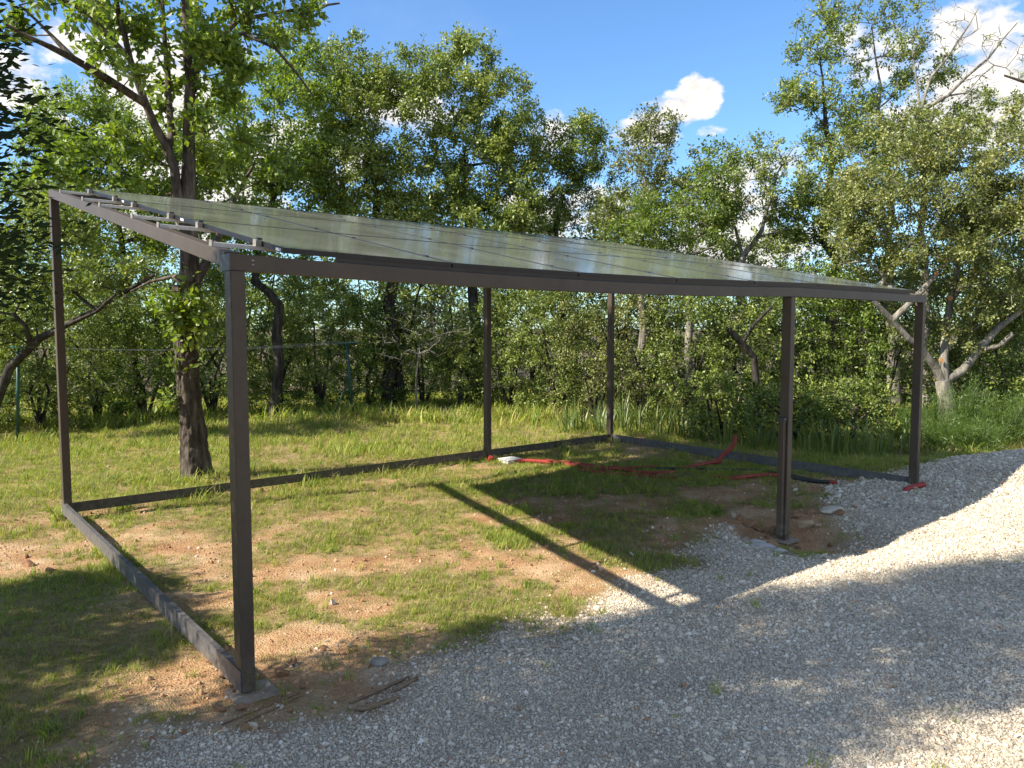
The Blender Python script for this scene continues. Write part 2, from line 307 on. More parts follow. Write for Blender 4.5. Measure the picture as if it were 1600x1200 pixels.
# ------------------------------------------------------------------ ground
GP = np.array([(-1.95, 3.0), (-1.70, 3.63), (-1.22, 3.71), (-0.81, 3.9), (-0.66, 4.23), (-0.55, 4.61), (-0.17, 4.9), (0.22, 5.06), (0.59, 5.35), (0.92, 5.82), (1.25, 6.12),
      (1.59, 6.46), (1.85, 7.14), (2.14, 7.64), (2.35, 7.18), (2.59, 6.77), (2.99, 6.89), (3.35, 7.25), (3.62, 7.9), (3.6, 8.6), (3.82, 9.21), (4.41, 9.86), (5.21, 10.28), (5.79, 10.65),
      (6.61, 11.1), (7.69, 11.6), (12, 12.3), (22, 13), (40, 14), (40, -20), (-6, -20), (-3.2, 0)])
def sdist(x, y, P):
    x = np.asarray(x, float); y = np.asarray(y, float); d = np.full(x.shape, 1e9); ins = np.zeros(x.shape, bool)
    for i in range(len(P)):
        a = P[i]; b_ = P[(i + 1) % len(P)]; e = b_ - a; wx = x - a[0]; wy = y - a[1]
        t = np.clip((wx * e[0] + wy * e[1]) / (e @ e), 0, 1); d = np.minimum(d, np.hypot(wx - t * e[0], wy - t * e[1]))
        c = ((a[1] > y) != (b_[1] > y)) & (x < (b_[0] - a[0]) * (y - a[1]) / (b_[1] - a[1] + 1e-12) + a[0]); ins ^= c
    return np.where(ins, d, -d)
DIRT = [(-3.9, 7.2, 1.1, 0.6), (-4.6, 6.4, 1.3, 0.45), (-1.0, 4.75, 0.8, 0.5), (-0.8, 4.35, 0.55, 0.55), (-1.35, 3.8, 0.9, 0.42), (-1.75, 4.1, 0.8, 0.55), (-2.6, 5.4, 0.7, 0.35), (-1.9, 6.4, 0.9, 0.3), (0.35, 6.5, 0.65, 0.6), (0.75, 5.95, 0.5, 0.35), (-0.4, 6.9, 0.6, 0.3),
        (1.75, 7.5, 0.45, 0.9), (2.9, 7.6, 0.95, 0.7), (-4.9, 8.3, 0.9, 0.35), (2.5, 9.3, 0.8, 0.5), (1.0, 8.8, 0.9, 0.5), (3.9, 9.9, 0.9, 0.6), (3.2, 8.3, 0.6, 0.6), (-2.9, 6.9, 0.8, 0.35), (0.1, 8.1, 0.5, 0.35), (2.2, 13.1, 0.7, 0.4), (-1.1, 5.6, 0.5, 0.25)]
def zones(x, y):
    x = np.asarray(x, float); y = np.asarray(y, float)
    sd_ = sdist(x, y, GP) + (fbm(x * 2.2, y * 2.2, 4, 3) - 0.5) * 0.55 + (fbm(x * 9, y * 9, 3, 8) - 0.5) * 0.16
    grav = np.clip(sd_ / 0.42 + 0.5, 0, 1)
    d = np.zeros(x.shape); fg = np.clip((5.9 - y) / .6, 0, 1) * np.clip((-2.0 - x) / .35, 0, 1)
    wx_ = x + (fbm(x * 1.6, y * 1.6, 4, 71) - .5) * 1.3; wy_ = y + (fbm(x * 1.6 + 9, y * 1.6, 4, 72) - .5) * 1.1
    for (cx, cy, rx, ry) in DIRT:
        q = ((wx_ - cx) / rx) ** 2 + ((wy_ - cy) / ry) ** 2; d = np.maximum(d, np.clip(1.35 - q, 0, 1))
    nz = fbm(x * 1.7, y * 1.7, 5, 21); nf = fbm(x * 7, y * 7, 4, 33)
    g = np.clip(1.0 - d * np.where(y < 5.0, 1.1, 0.82) + (nz - 0.5) * 2.0 + (nf - 0.5) * 1.3, 0, 1)
    u, v = local(x, y)
    lawn = np.clip((v - DEP) / 0.5 + 0.3, 0, 1); g = np.maximum(g, lawn * (0.70 + 0.5 * (nz - 0.4)))
    g = np.maximum(g, fg * (0.35 + 1.1 * nz)); g = np.clip(g, 0, 1) * (1 - grav)
    # leaf litter under the thicket
    lit_ = np.clip((y - (18.6 - 0.0 * x) + np.where(x > 1, (x - 1) * 1.35, 0) * (x < 7.0) + np.where(x >= 7, 8.1 - (x - 7) * .1, 0) - 0.3) / 1.2, 0, 1) * (1 - grav)
    return grav, g, np.clip(lit_, 0, 0.85)
def gh(x, y):
    x = np.asarray(x, float); y = np.asarray(y, float); grav, g, _ = zones(x, y)
    z = (fbm(x * 0.5, y * 0.5, 3, 5) - 0.5) * 0.07 + (fbm(x * 3, y * 3, 4, 6) - 0.5) * 0.05 * (1 - grav * 0.6) + (fbm(x * 14, y * 14, 3, 9) - 0.5) * 0.022 * (1 - grav * .5)
    def ga(cx, cy, s, sy=None): return np.exp(-((x - cx) / s) ** 2 - ((y - cy) / (sy or s)) ** 2)
    z = z * (1 - 0.7 * ga(-1.48, 4.15, 0.4)) + 0.012 * ga(-1.4, 4.1, 0.6)
    z += 0.02 * grav + 0.09 * ga(6.2, 10.1, 1.6) - 0.15 * ga(2.95, 7.4, 0.6, 0.42) + 0.09 * ga(2.0, 7.95, 0.5, 0.22) + 0.08 * ga(3.55, 8.15, 0.4, 0.2) + 0.10 * (fbm(x * 5, y * 5, 4, 61) - .5) * ga(2.9, 7.8, 1.0, 0.7)
    z += 0.75 * ga(8.9, 9.6, 2.0, 1.25) + 0.16 * ga(6.9, 10.7, 1.0, 0.5) * 0.6
    z -= 0.04 * ga(-4.7, 7.9, 0.7) + 0.0
    z += 0.035 * ga(-1.95, 4.75, 0.35, 0.5) * (fbm(x * 12, y * 12, 3, 44))
    return z
def axis(segs):
    r = []
    for a, b_, s in segs: r += list(np.arange(a, b_, s))
    return np.array(r + [segs[-1][1]])
gx = axis([(-600, -120, 60), (-120, -30, 10), (-30, -12, 0.8), (-12, -6, 0.15), (-6, 8, 0.055), (8, 14, 0.15), (14, 30, 0.8), (30, 120, 10), (120, 600, 60)])
gy = axis([(-600, -100, 60), (-100, -10, 10), (-10, 1, 0.6), (1, 3, 0.1), (3, 12, 0.05), (12, 22, 0.12), (22, 40, 1.0), (40, 120, 10), (120, 900, 60)])
X, Y = np.meshgrid(gx, gy); Z = gh(X, Y); far_ = (np.abs(X) > 29) | (Y > 39) | (Y < -10); Z = np.where(far_, 0, Z)
nx, ny = len(gx), len(gy); I = np.arange(nx * ny).reshape(ny, nx)
F = np.stack([I[:-1, :-1].ravel(), I[:-1, 1:].ravel(), I[1:, 1:].ravel(), I[1:, :-1].ravel()], 1)
me = mesh('ground', np.stack([X.ravel(), Y.ravel(), Z.ravel()], 1), F, M['ground'], smooth=True)
zg, zr, zl = zones(X.ravel(), Y.ravel()); fattr(me, 'zone', np.stack([zg, zr, zl, np.ones_like(zg)], 1), 'POINT', 'FLOAT_COLOR')
tag(obj('ground', me), 'uneven ground of grass, orange clay soil and pale gravel', kind='structure')

# ------------------------------------------------------------------ scatter (ground cover only)
def variant_coll(name, meshes):
    c = D_.collections.new(name)
    for i, m_ in enumerate(meshes): c.objects.link(D_.objects.new('%s_%02d' % (name, i), m_))
    return c
def scatter(name, pts, rot, scl, idx, coll, label):
    me = D_.meshes.new(name); me.vertices.add(len(pts)); me.vertices.foreach_set('co', np.asarray(pts, np.float32).ravel())
    fattr(me, 'rot', np.asarray(rot, np.float32), 'POINT', 'FLOAT_VECTOR'); fattr(me, 'scl', np.asarray(scl, np.float32), 'POINT', 'FLOAT'); fattr(me, 'pick', np.asarray(idx, np.int32), 'POINT', 'INT')
    ng = D_.node_groups.new(name + '_scatter', 'GeometryNodeTree')
    ng.interface.new_socket('Geometry', in_out='INPUT', socket_type='NodeSocketGeometry'); ng.interface.new_socket('Geometry', in_out='OUTPUT', socket_type='NodeSocketGeometry')
    a = ng.nodes.new('NodeGroupInput'); b_ = ng.nodes.new('NodeGroupOutput'); ip = ng.nodes.new('GeometryNodeInstanceOnPoints'); ci = ng.nodes.new('GeometryNodeCollectionInfo')
    ci.inputs['Collection'].default_value = coll; ci.inputs['Separate Children'].default_value = True; ci.inputs['Reset Children'].default_value = True
    def na(nm, t):
        q = ng.nodes.new('GeometryNodeInputNamedAttribute'); q.data_type = t; q.inputs['Name'].default_value = nm; return q.outputs['Attribute']
    ip.inputs['Pick Instance'].default_value = True
    k = ng.links.new; k(a.outputs[0], ip.inputs['Points']); k(ci.outputs[0], ip.inputs['Instance']); k(na('pick', 'INT'), ip.inputs['Instance Index'])
    k(na('rot', 'FLOAT_VECTOR'), ip.inputs['Rotation']); k(na('scl', 'FLOAT'), ip.inputs['Scale']); k(ip.outputs[0], b_.inputs[0])
    o = obj(name, me); md = o.modifiers.new('scatter', 'NODES'); md.node_group = ng
    return tag(o, label, kind='stuff')
def ico(sub=1):
    import bmesh
    bm = bmesh.new(); bmesh.ops.create_icosphere(bm, subdivisions=sub, radius=1)
    V = np.array([v.co[:] for v in bm.verts]); F_ = np.array([[v.index for v in f.verts] for f in bm.faces]); bm.free(); return V, F_
IV, IF = ico(1); IV2, IF2 = ico(2)
def rock_mesh(name, r_, mt, seed, flat=0.7, sub=1, sx=(1, 1, 1)):
    q = np.random.default_rng(seed); V, F_ = (IV, IF) if sub == 1 else (IV2, IF2)
    V = V.copy()
    for _ in range(5 if sub == 1 else 10):                       # chop with random planes so that the stone has facets
        d = q.normal(size=3); d /= np.linalg.norm(d); h = q.uniform(0.45, 0.8) if sub == 1 else q.uniform(0.30, 0.72); s_ = V @ d; V = V - np.outer(np.maximum(s_ - h, 0), d)
    V *= 1 + q.normal(size=(len(V), 1)) * (0.10 if sub == 1 else 0.04); V = V * np.array(sx) * np.array([1, q.uniform(0.65, 1), flat]) * r_
    return mesh(name, V, F_, mt)
stones = variant_coll('gravel_stone', [rock_mesh('gravel_stone', 1, M['stone'], s, 0.6) for s in range(8)])
crumbs = variant_coll('soil_crumb', [rock_mesh('soil_crumb', 1, M['crumb'], 40 + s, 0.7) for s in range(6)])
def candidates(x0, x1, y0, y1, step):
    a, b_ = np.meshgrid(np.arange(x0, x1, step), np.arange(y0, y1, step)); a = a.ravel(); b_ = b_.ravel()
    return a + rng.uniform(-.5, .5, a.shape) * step, b_ + rng.uniform(-.5, .5, a.shape) * step
def inview(x, y, m_=1.0): return (np.abs(x) < 0.70 * y + m_) & (y > 2.2)
P_ = []
for (y0, y1, st, sz) in ((2.4, 4.6, 0.0122, 0.0073), (4.6, 6.4, 0.0140, 0.0085), (6.4, 8.4, 0.0175, 0.0108), (8.4, 12.8, 0.025, 0.0155)):
    x, y = candidates(-4, 12, y0, y1, st); k = inview(x, y, 0.8) & (x > -3.2); x, y = x[k], y[k]; g_, _, _ = zones(x, y)
    loose = 0.016 * (sdist(x, y, GP) > -0.7)
    k = rng.random(len(x)) < np.maximum(np.clip(g_ ** 1.4 * 1.1, 0, 1), loose); x, y = x[k], y[k]
    s_ = sz * rng.lognormal(0, 0.40, len(x)); P_.append(np.stack([x, y, gh(x, y) + s_ * 0.08, s_], 1))
P_ = np.concatenate(P_)
scatter('gravel', P_[:, :3], rng.uniform(0, 6.28, (len(P_), 3)) * np.array([0.15, 0.15, 1]), P_[:, 3], rng.integers(0, 8, len(P_)), stones, 'pale crushed limestone gravel covering the driveway')
x, y = candidates(-9, 8, 3, 12.5, 0.05); k = inview(x, y); x, y = x[k], y[k]; g_, r_, l_ = zones(x, y)
k = rng.random(len(x)) < np.clip(1 - r_ * 1.3 - g_, 0, 1) * 0.6 + 0.02; x, y = x[k], y[k]; s_ = 0.0075 * rng.lognormal(0, 0.55, len(x))
big_ = rng.random(len(x)) < 0.02; s_[big_] *= 1.8
scatter('soil_crumbs', np.stack([x, y, gh(x, y) + s_ * .2], 1), rng.uniform(0, 6.28, (len(x), 3)), s_, rng.integers(0, 6, len(x)), crumbs, 'small orange clay crumbs and pebbles on the bare soil')
# grass tufts
def tuft(name, nb, h, spread, wd, mt, seed, lean=0.5, seg=3):
    q = np.random.default_rng(seed); V = []; F_ = []; T = []
    for i in range(nb):
        a = q.uniform(0, 6.28); r0 = spread * math.sqrt(q.random()); bx, by = r0 * math.cos(a), r0 * math.sin(a); hh = h * q.uniform(0.5, 1.15); az = q.uniform(0, 6.28)
        ln = lean * q.uniform(0.2, 1.3); dx, dy = math.cos(az), math.sin(az); px_, py_ = -dy, dx; ww = wd * q.uniform(0.7, 1.3); b0 = len(V)
        for s in range(seg + 1):
            t = s / seg; z = hh * (t - 0.25 * ln * t * t); o_ = hh * ln * t * t * 0.9; w_ = ww * (1 - t * 0.75) * 0.5
            if s == seg: V.append((bx + dx * o_, by + dy * o_, z))
            else: V += [(bx + dx * o_ - px_ * w_, by + dy * o_ - py_ * w_, z), (bx + dx * o_ + px_ * w_, by + dy * o_ + py_ * w_, z)]
        for s in range(seg - 1): F_.append((b0 + 2 * s, b0 + 2 * s + 1, b0 + 2 * s + 3)); F_.append((b0 + 2 * s, b0 + 2 * s + 3, b0 + 2 * s + 2))
        F_.append((b0 + 2 * seg - 2, b0 + 2 * seg - 1, b0 + 2 * seg)); T += [q.random()] * (2 * seg - 1)
    me = mesh(name, V, np.array(F_), mt); fattr(me, 'tint', T); return me
tv = [tuft('grass_tuft', 16, 1, 0.55, 0.07, M['grass'], s, 0.9) for s in range(4)] + [tuft('grass_tuft', 12, 1, 0.6, 0.06, M['grass_dry'], 50 + s, 1.5) for s in range(2)] + [tuft('grass_tuft', 9, 1, 0.35, 0.16, M['grass'], 70, 1.2)]
tufts = variant_coll('grass_tuft', tv)
P_ = []
for (y0, y1, st, h0) in ((2.6, 6.5, 0.034, 0.034), (6.5, 12, 0.050, 0.048), (12, 22.5, 0.09, 0.085)):
    x, y = candidates(-17, 15, y0, y1, st); k = inview(x, y, 1.5); x, y = x[k], y[k]; g_, r_, l_ = zones(x, y)
    tall = fbm(x * 1.1, y * 1.1, 3, 77); k = rng.random(len(x)) < np.clip((r_ - 0.06) * 1.05, 0, 1) * (1 - 0.6 * l_); x, y, r_, tall, l_ = x[k], y[k], r_[k], tall[k], l_[k]
    u, v = local(x, y)
    h_ = h0 * (0.45 + 0.8 * r_) * (0.6 + 0.9 * tall) * rng.lognormal(0, 0.28, len(x))
    edge = np.exp(-((u + 0.0) / 0.12) ** 2) * (v > 0) * (v < DEP) + np.exp(-((v - DEP) / 0.15) ** 2) * (u > 0) * (u < LEN)
    h_ *= 1 + 0.9 * edge * (rng.random(len(x)) < 0.35)
    h_ *= 1 + 1.3 * np.exp(-(((x + 4.26) / 0.5) ** 2 + ((y - 10.1) / 0.5) ** 2))
    h_ *= 1 + 0.9 * np.clip(l_ * 3, 0, 1)
    pk = rng.integers(0, 4, len(x)); dry = rng.random(len(x)) < np.clip(0.34 + (fbm(x * .8, y * .8, 3, 91) - .45) * 1.2, 0.12, 0.75); pk[dry] = rng.integers(4, 6, dry.sum()); bl = rng.random(len(x)) < 0.08; pk[bl] = 6
    P_.append(np.stack([x, y, gh(x, y) - 0.004, h_, pk], 1))
# a few isolated tufts on dirt and gravel, taller meadow grass along the foot of the thicket
x = rng.uniform(-5, 5, 420); y = rng.uniform(3, 11, 420); y = np.where((zones(x, y)[0] > .3) & (rng.random(420) > .12), 17.5, y); P_.append(np.stack([x, y, gh(x, y) - .004, rng.uniform(0.03, 0.10, 420), rng.integers(0, 4, 420)], 1))
x = rng.uniform(-13, 1.5, 1500); y = 17.2 + 0.0 * x - 0.0 + np.where(x < -6, (x + 6) * 0.42, 0) + rng.normal(0, 0.55, 1500); P_.append(np.stack([x, y, gh(x, y), 0.14 + 0.34 * rng.random(1500) ** 2, rng.integers(0, 7, 1500)], 1))
P_ = np.concatenate(P_)
ro = np.zeros((len(P_), 3)); ro[:, 2] = rng.uniform(0, 6.28, len(P_)); ro[:, :2] = rng.normal(0, 0.12, (len(P_), 2))
scatter('grass', P_[:, :3], ro, P_[:, 3], P_[:, 4].astype(int), tufts, 'patchy green and straw coloured grass on the clay lawn')

# ------------------------------------------------------------------ carport
PW, PD, BH, BW = 0.08, 0.10, 0.086, 0.08
cp = thing('solar_carport', 'large bronze steel carport with sloping solar panel roof on six posts', 'carport', W(0, 0, 0))
cp_inv = Matrix.Translation(-Vector(cp.location))
def cpart(mb, name, mt, parent=None, bevel=0, label=None, smooth=False):
    mb.v = [tuple(Vector(v_) - W(0, 0, 0)) for v_ in mb.v]
    o = mb.build(name, mt, parent or cp, smooth, bevel)
    if label: o['label'] = label
    return o
tilt = math.atan2(HB - HF, DEP); ct, st_ = math.cos(tilt), math.sin(tilt)
sv = Vector((-SA * ct, CA * ct, st_)); nv = Vector((SA * st_, -CA * st_, ct))     # up the slope, roof normal
US = 5.5223
def sag(u):
    t = min(max(u / US, 0), 1); return -0.040 * 4 * t * (1 - t)
# posts
def post(u, v, z0, ztop, lab=None, wu=PW, wd=PD):
    mb = MB(); s_ = (ztop - HF) * 0
    mb.box(W(u, v), uu, vv, zz, (0, wu), (0, wd), (z0, ztop)); return cpart(mb, 'post', M['bronze'], bevel=0.006, label=lab)
roofz = lambda v: HF + (HB - HF) * v / DEP
p1 = post(0, 0, 0.035, HF - BH - 0.002, 'near corner post standing on a steel base plate')
post(0, DEP - PD, -0.06, HB - BH - 0.02, 'left rear post, the tallest on the left side')
post(US - 0.04, 0, -0.09, HF - BH - 0.002, 'front post set in the dug hollow beside the gravel')
post(LEN - PW, 0, 0.0, HF - BH - 0.002, 'front post at the far right end')
post(5.73, DEP - PD, -0.05, HB - BH - 0.02, 'rear post beside the white plastic lid')
post(LEN - PW, DEP - PD, -0.05, HB - BH - 0.02, 'rear right corner post in front of the irises')
# beams
mb = MB(); us = np.linspace(0, US, 15).tolist() + [LEN]
for a, b_ in zip(us[:-1], us[1:]):
    c = []
    for z in (HF - BH, HF):
        for (u, v) in ((a, 0), (b_, 0), (b_, BW), (a, BW)): c.append(W(u, v, z + sag(u)))
    bse = len(mb.v); mb.v += [tuple(q) for q in c]; fs = [(0, 3, 2, 1), (4, 5, 6, 7), (0, 1, 5, 4), (2, 3, 7, 6)]
    if a == 0: fs.append((3, 0, 4, 7))
    if b_ == LEN: fs.append((1, 2, 6, 5))
    mb.f += [tuple(bse + i for i in f) for f in fs]
fb = cpart(mb, 'beam', M['bronze'], label='long front beam bowing slightly between two posts')
mb = MB().box(W(0, 0), uu, vv, zz, (-0.003, 0.0), (0, 0.16), (HF - BH - 0.001, HF + 0.001)); cpart(mb, 'corner_plate', M['brownsheet'])
mb = MB(); mb.box(W(0.115, -0.0005), uu, vv, zz, (0, 0.012), (-0.003, 0), (HF - 0.035, HF - 0.027)); mb.box(W(0.115, -0.0005), uu, vv, zz, (0, 0.012), (-0.003, 0), (HF - 0.058, HF - 0.05)); cpart(mb, 'rivet', M['galv'])
mb = MB().box(W(0, DEP - BW), uu, vv, zz, (0, LEN), (0, BW), (HB - BH - 0.014, HB - 0.016)); cpart(mb, 'beam', M['bronze'], label='rear beam under the high edge of the roof')
for u in (0, US - 0.04, LEN - BW):
    a = W(u, BW + 0.002, roofz(BW)); ln = (DEP - BW - 0.0) / ct - BW / ct - 0.004
    mb = MB().box(a, uu, sv, nv, (0, BW), (0, ln), (-BH, 0)); cpart(mb, 'rafter', M['bronze'], bevel=0.004, label=('sunlit left rafter carrying the rail ends' if u == 0 else None))
# rails, panels, clamps
U0, PWD, RH, NCOL, NROW = 0.2861, 1.1371, 1.7106, 7, 3
TOP = 0.055
def roof(u, s, h):                       # point on the roof: along, up the slope, height over the rafters
    p_ = W(u, 0, HF) + sv * s + nv * h; p_.z += sag(u) * max(0, 1 - s / 4.0); return p_
fr = [0.19, 0.80]
rail_s = [(r_ + f_) * RH for r_ in range(3) for f_ in fr]
for s in rail_s:
    mb = MB(); ul = np.linspace(0.012, LEN - 0.01, 12)
    for a, b_ in zip(ul[:-1], ul[1:]):
        mb.hexa([roof(a, s - .02, 0.001), roof(b_, s - .02, 0.001), roof(b_, s + .02, 0.001), roof(a, s + .02, 0.001), roof(a, s - .02, 0.024), roof(b_, s - .02, 0.024), roof(b_, s + .02, 0.024), roof(a, s + .02, 0.024)])
    ra = cpart(mb, 'rail', M['alu'])
    mb = MB().hexa([roof(a_, s_ + s, h_) for h_ in (0.0, 0.034) for (a_, s_) in ((0.004, -.024), (0.012, -.024), (0.012, .024), (0.004, .024))]); cpart(mb, 'end_cap', M['galv'], ra)
    for (ua, ub) in ((U0 - 0.034, U0 - 0.001), (U0 + NCOL * PWD + 0.001, U0 + NCOL * PWD + 0.034)):
        cl = MB().hexa([roof(a_, s + s_, h_) for h_ in (0.0245, TOP + 0.006) for (a_, s_) in ((ua, -.025), (ub, -.025), (ub, .025), (ua, .025))]); co_ = cpart(cl, 'clamp', M['galv'], ra)
        bo = MB().hexa([roof(a_, s + s_, h_) for h_ in (TOP + 0.0065, TOP + 0.018) for (a_, s_) in ((ua + .012, -.012), (ub + .008, -.012), (ub + .008, .012), (ua + .012, .012))]); cpart(bo, 'clamp_cap', M['clampblk'], ra)
    for k in range(1, NCOL):
        u = U0 + k * PWD
        cl = MB().hexa([roof(a_, s + s_, h_) for h_ in (TOP + 0.0005, TOP + 0.006) for (a_, s_) in ((u - .015, -.022), (u + .015, -.022), (u + .015, .022), (u - .015, .022))]); cpart(cl, 'mid_clamp', M['clampblk'], ra)
gp = 0.006
for r_ in range(NROW):
    for k in range(NCOL):
        ua, ub = U0 + k * PWD + gp, U0 + (k + 1) * PWD - gp; sa, sb = r_ * RH + gp * 0.7, (r_ + 1) * RH - gp * 0.7
        # every panel is rigid and lies in its own plane
        dz = random.uniform(-0.0015, 0.0015)
        def pr(u, s, h, a_=ua, b__=ub):
            t = (u - a_) / (b__ - a_); lo, hi = sag(a_), sag(b__); p_ = W(u, 0, HF) + sv * s + nv * (h + dz); p_.z += (lo + (hi - lo) * t) * max(0, 1 - s / 4.0); return p_
        fw = 0.006
        mb = MB().hexa([pr(u, s, h) for h in (TOP - 0.008, TOP - 0.0025) for (u, s) in ((ua + fw, sa + fw), (ub - fw, sa + fw), (ub - fw, sb - fw), (ua + fw, sb - fw))])
        g_ = cpart(mb, 'solar_panel', M['pv']); g_.data.materials.append(M['back']); g_.data.polygons[0].material_index = 1
        mb = MB()
        for (a0, a1, b0, b1) in ((ua, ub, sa, sa + fw), (ua, ub, sb - fw, sb), (ua, ua + fw, sa + fw, sb - fw), (ub - fw, ub, sa + fw, sb - fw)):
            mb.hexa([pr(u, s, h) for h in (TOP - 0.030, TOP) for (u, s) in ((a0, b0), (a1, b0), (a1, b1), (a0, b1))])
        cpart(mb, 'panel_frame', M['black_alu'] if not (k == 0) else M['black_alu'], g_)
mb = MB(); ul = np.linspace(0.62, LEN - 0.42, 16)
for a, b_ in zip(ul[:-1], ul[1:]): mb.hexa([roof(a_, s_, h_) for h_ in (-0.012, 0.044) for (a_, s_) in ((a, 0.02), (b_, 0.02), (b_, 0.032), (a, 0.032))])
cpart(mb, 'edge_strip', M['clampblk'])
# white maker's plates between the rows on the left panel edge (no lettering is legible in the photo)
for s in (0.07, 1.71 - .0 + 0.11, 3.42 + 0.12):
    mb = MB().hexa([roof(a_, s + s_, h_) for h_ in (0.03, 0.046) for (a_, s_) in ((U0 + gp - .003, -.035), (U0 + gp - .0005, -.035), (U0 + gp - .0005, .035), (U0 + gp - .003, .035))]); cpart(mb, 'plate', M['white'])
# ground boards
def board(u0_, u1_, v0_, v1_, z0, z1, mt, lab):
    mb = MB().box(W(0, 0), uu, vv, zz, (u0_, u1_), (v0_, v1_), (z0, z1)); return cpart(mb, 'ground_board', mt, label=lab)
board(-0.006, -0.001, -0.0, DEP, 0.045, 0.165, M['anthracite'], 'scuffed grey board along the left side, close to the ground')
board(-0.0, 0.03, PD + .002, DEP - PD - .002, 0.158, 0.163, M['anthracite'], None)
board(PW + 0.002, 5.728, DEP - PD + 0.02, DEP - PD + 0.026, 0.05, 0.158, M['brownsheet'], 'dark board along the rear between the left and middle posts')
board(5.812, LEN - PW - .002, DEP - PD + 0.02, DEP - PD + 0.026, 0.045, 0.156, M['brownsheet'], 'dark board along the rear between the middle and corner posts')
board(LEN - 0.03, LEN - 0.024, PD + .002, 2.5, 0.03, 0.16, M['anthracite'], 'slate grey board on the right side ending at the gravel')
board(LEN - 0.034, LEN - 0.028, 2.52, DEP - PD - .002, 0.03, 0.155, M['anthracite'], 'slate grey board on the right side near the irises')
for (u, v, z) in ((-0.05, -0.09, 0.014), (US - 0.12, -0.08, -0.10), (-.08, DEP - .2, -.07), (LEN - .2, -.1, 0.0)):
    mb = MB().box(W(0, 0), uu, vv, zz, (u, u + 0.24 if v < 0 and u < 0 else u + .24), (v, v + 0.22), (z, z + 0.009)); cpart(mb, 'base_plate', M['dusty'])
mb = MB().box(W(US - 0.04, 0), uu, vv, zz, (-0.052, -0.004), (0.02, 0.075), (-0.05, 1.12)); cpart(mb, 'side_box_section', M['bronze'], bevel=0.004)
mb = MB().box(W(US - 0.04, 0), uu, vv, zz, (-0.058, -0.0), (0.012, 0.083), (1.121, 1.15)); cpart(mb, 'side_box_cap', M['clampblk'])

# ------------------------------------------------------------------ vegetation builder
def leaves(c, dirs, size, asp, tint_, q, fold=0.25, nrm=None):
    n_ = len(c); up = q.normal(size=(n_, 3)) * (0.55 if nrm is not None else 1) + np.array([0, 0, 0.8]) + (nrm * 1.0 if nrm is not None else 0); s_ = np.cross(dirs, up); s_ /= np.linalg.norm(s_, axis=1, keepdims=True) + 1e-9
    nn = np.cross(s_, dirs); ln = (size * q.uniform(0.65, 1.25, n_))[:, None]; wd = ln * asp * 0.5
    a = c; t = c + dirs * ln; mid = c + dirs * ln * 0.55; l_ = mid + s_ * wd + nn * wd * fold; r_ = mid - s_ * wd + nn * wd * fold
    V = np.stack([a, l_, t, r_], 1).reshape(-1, 3); b_ = np.arange(n_)[:, None] * 4
    F_ = np.concatenate([b_ + np.array([[0, 1, 2]]), b_ + np.array([[0, 2, 3]])], 1).reshape(-1, 3)
    return V, F_, np.repeat(tint_, 2)
def prisms(A, B, ra, rb, n=5):
    m_ = len(A); t = B - A; L_ = np.linalg.norm(t, axis=1, keepdims=True) + 1e-9; t = t / L_
    ref = np.where(np.abs(t[:, 2:3]) > 0.9, np.array([[1.0, 0, 0]]), np.array([[0, 0, 1.0]])); s_ = np.cross(t, ref); s_ /= np.linalg.norm(s_, axis=1, keepdims=True); w_ = np.cross(t, s_)
    an = np.arange(n) * 2 * np.pi / n; ca_, sa_ = np.cos(an), np.sin(an)
    ring = s_[:, None, :] * ca_[None, :, None] + w_[:, None, :] * sa_[None, :, None]
    B2 = B + t * np.minimum(rb[:, None] * 0.5, L_ * 0.2)
    V = np.concatenate([A[:, None, :] + ring * ra[:, None, None], B2[:, None, :] + ring * rb[:, None, None]], 1).reshape(-1, 3)
    b_ = np.arange(m_)[:, None] * 2 * n; k = np.arange(n); k2 = (k + 1) % n
    F_ = np.stack([k, k2, k2 + n, k + n], 1); F_ = (b_[:, :, None] + F_[None].reshape(1, -1, 4)[:, :, :]).reshape(-1, 4) if False else (b_[:, None, :] + F_[None, :, :]).reshape(-1, 4)
    return V, F_
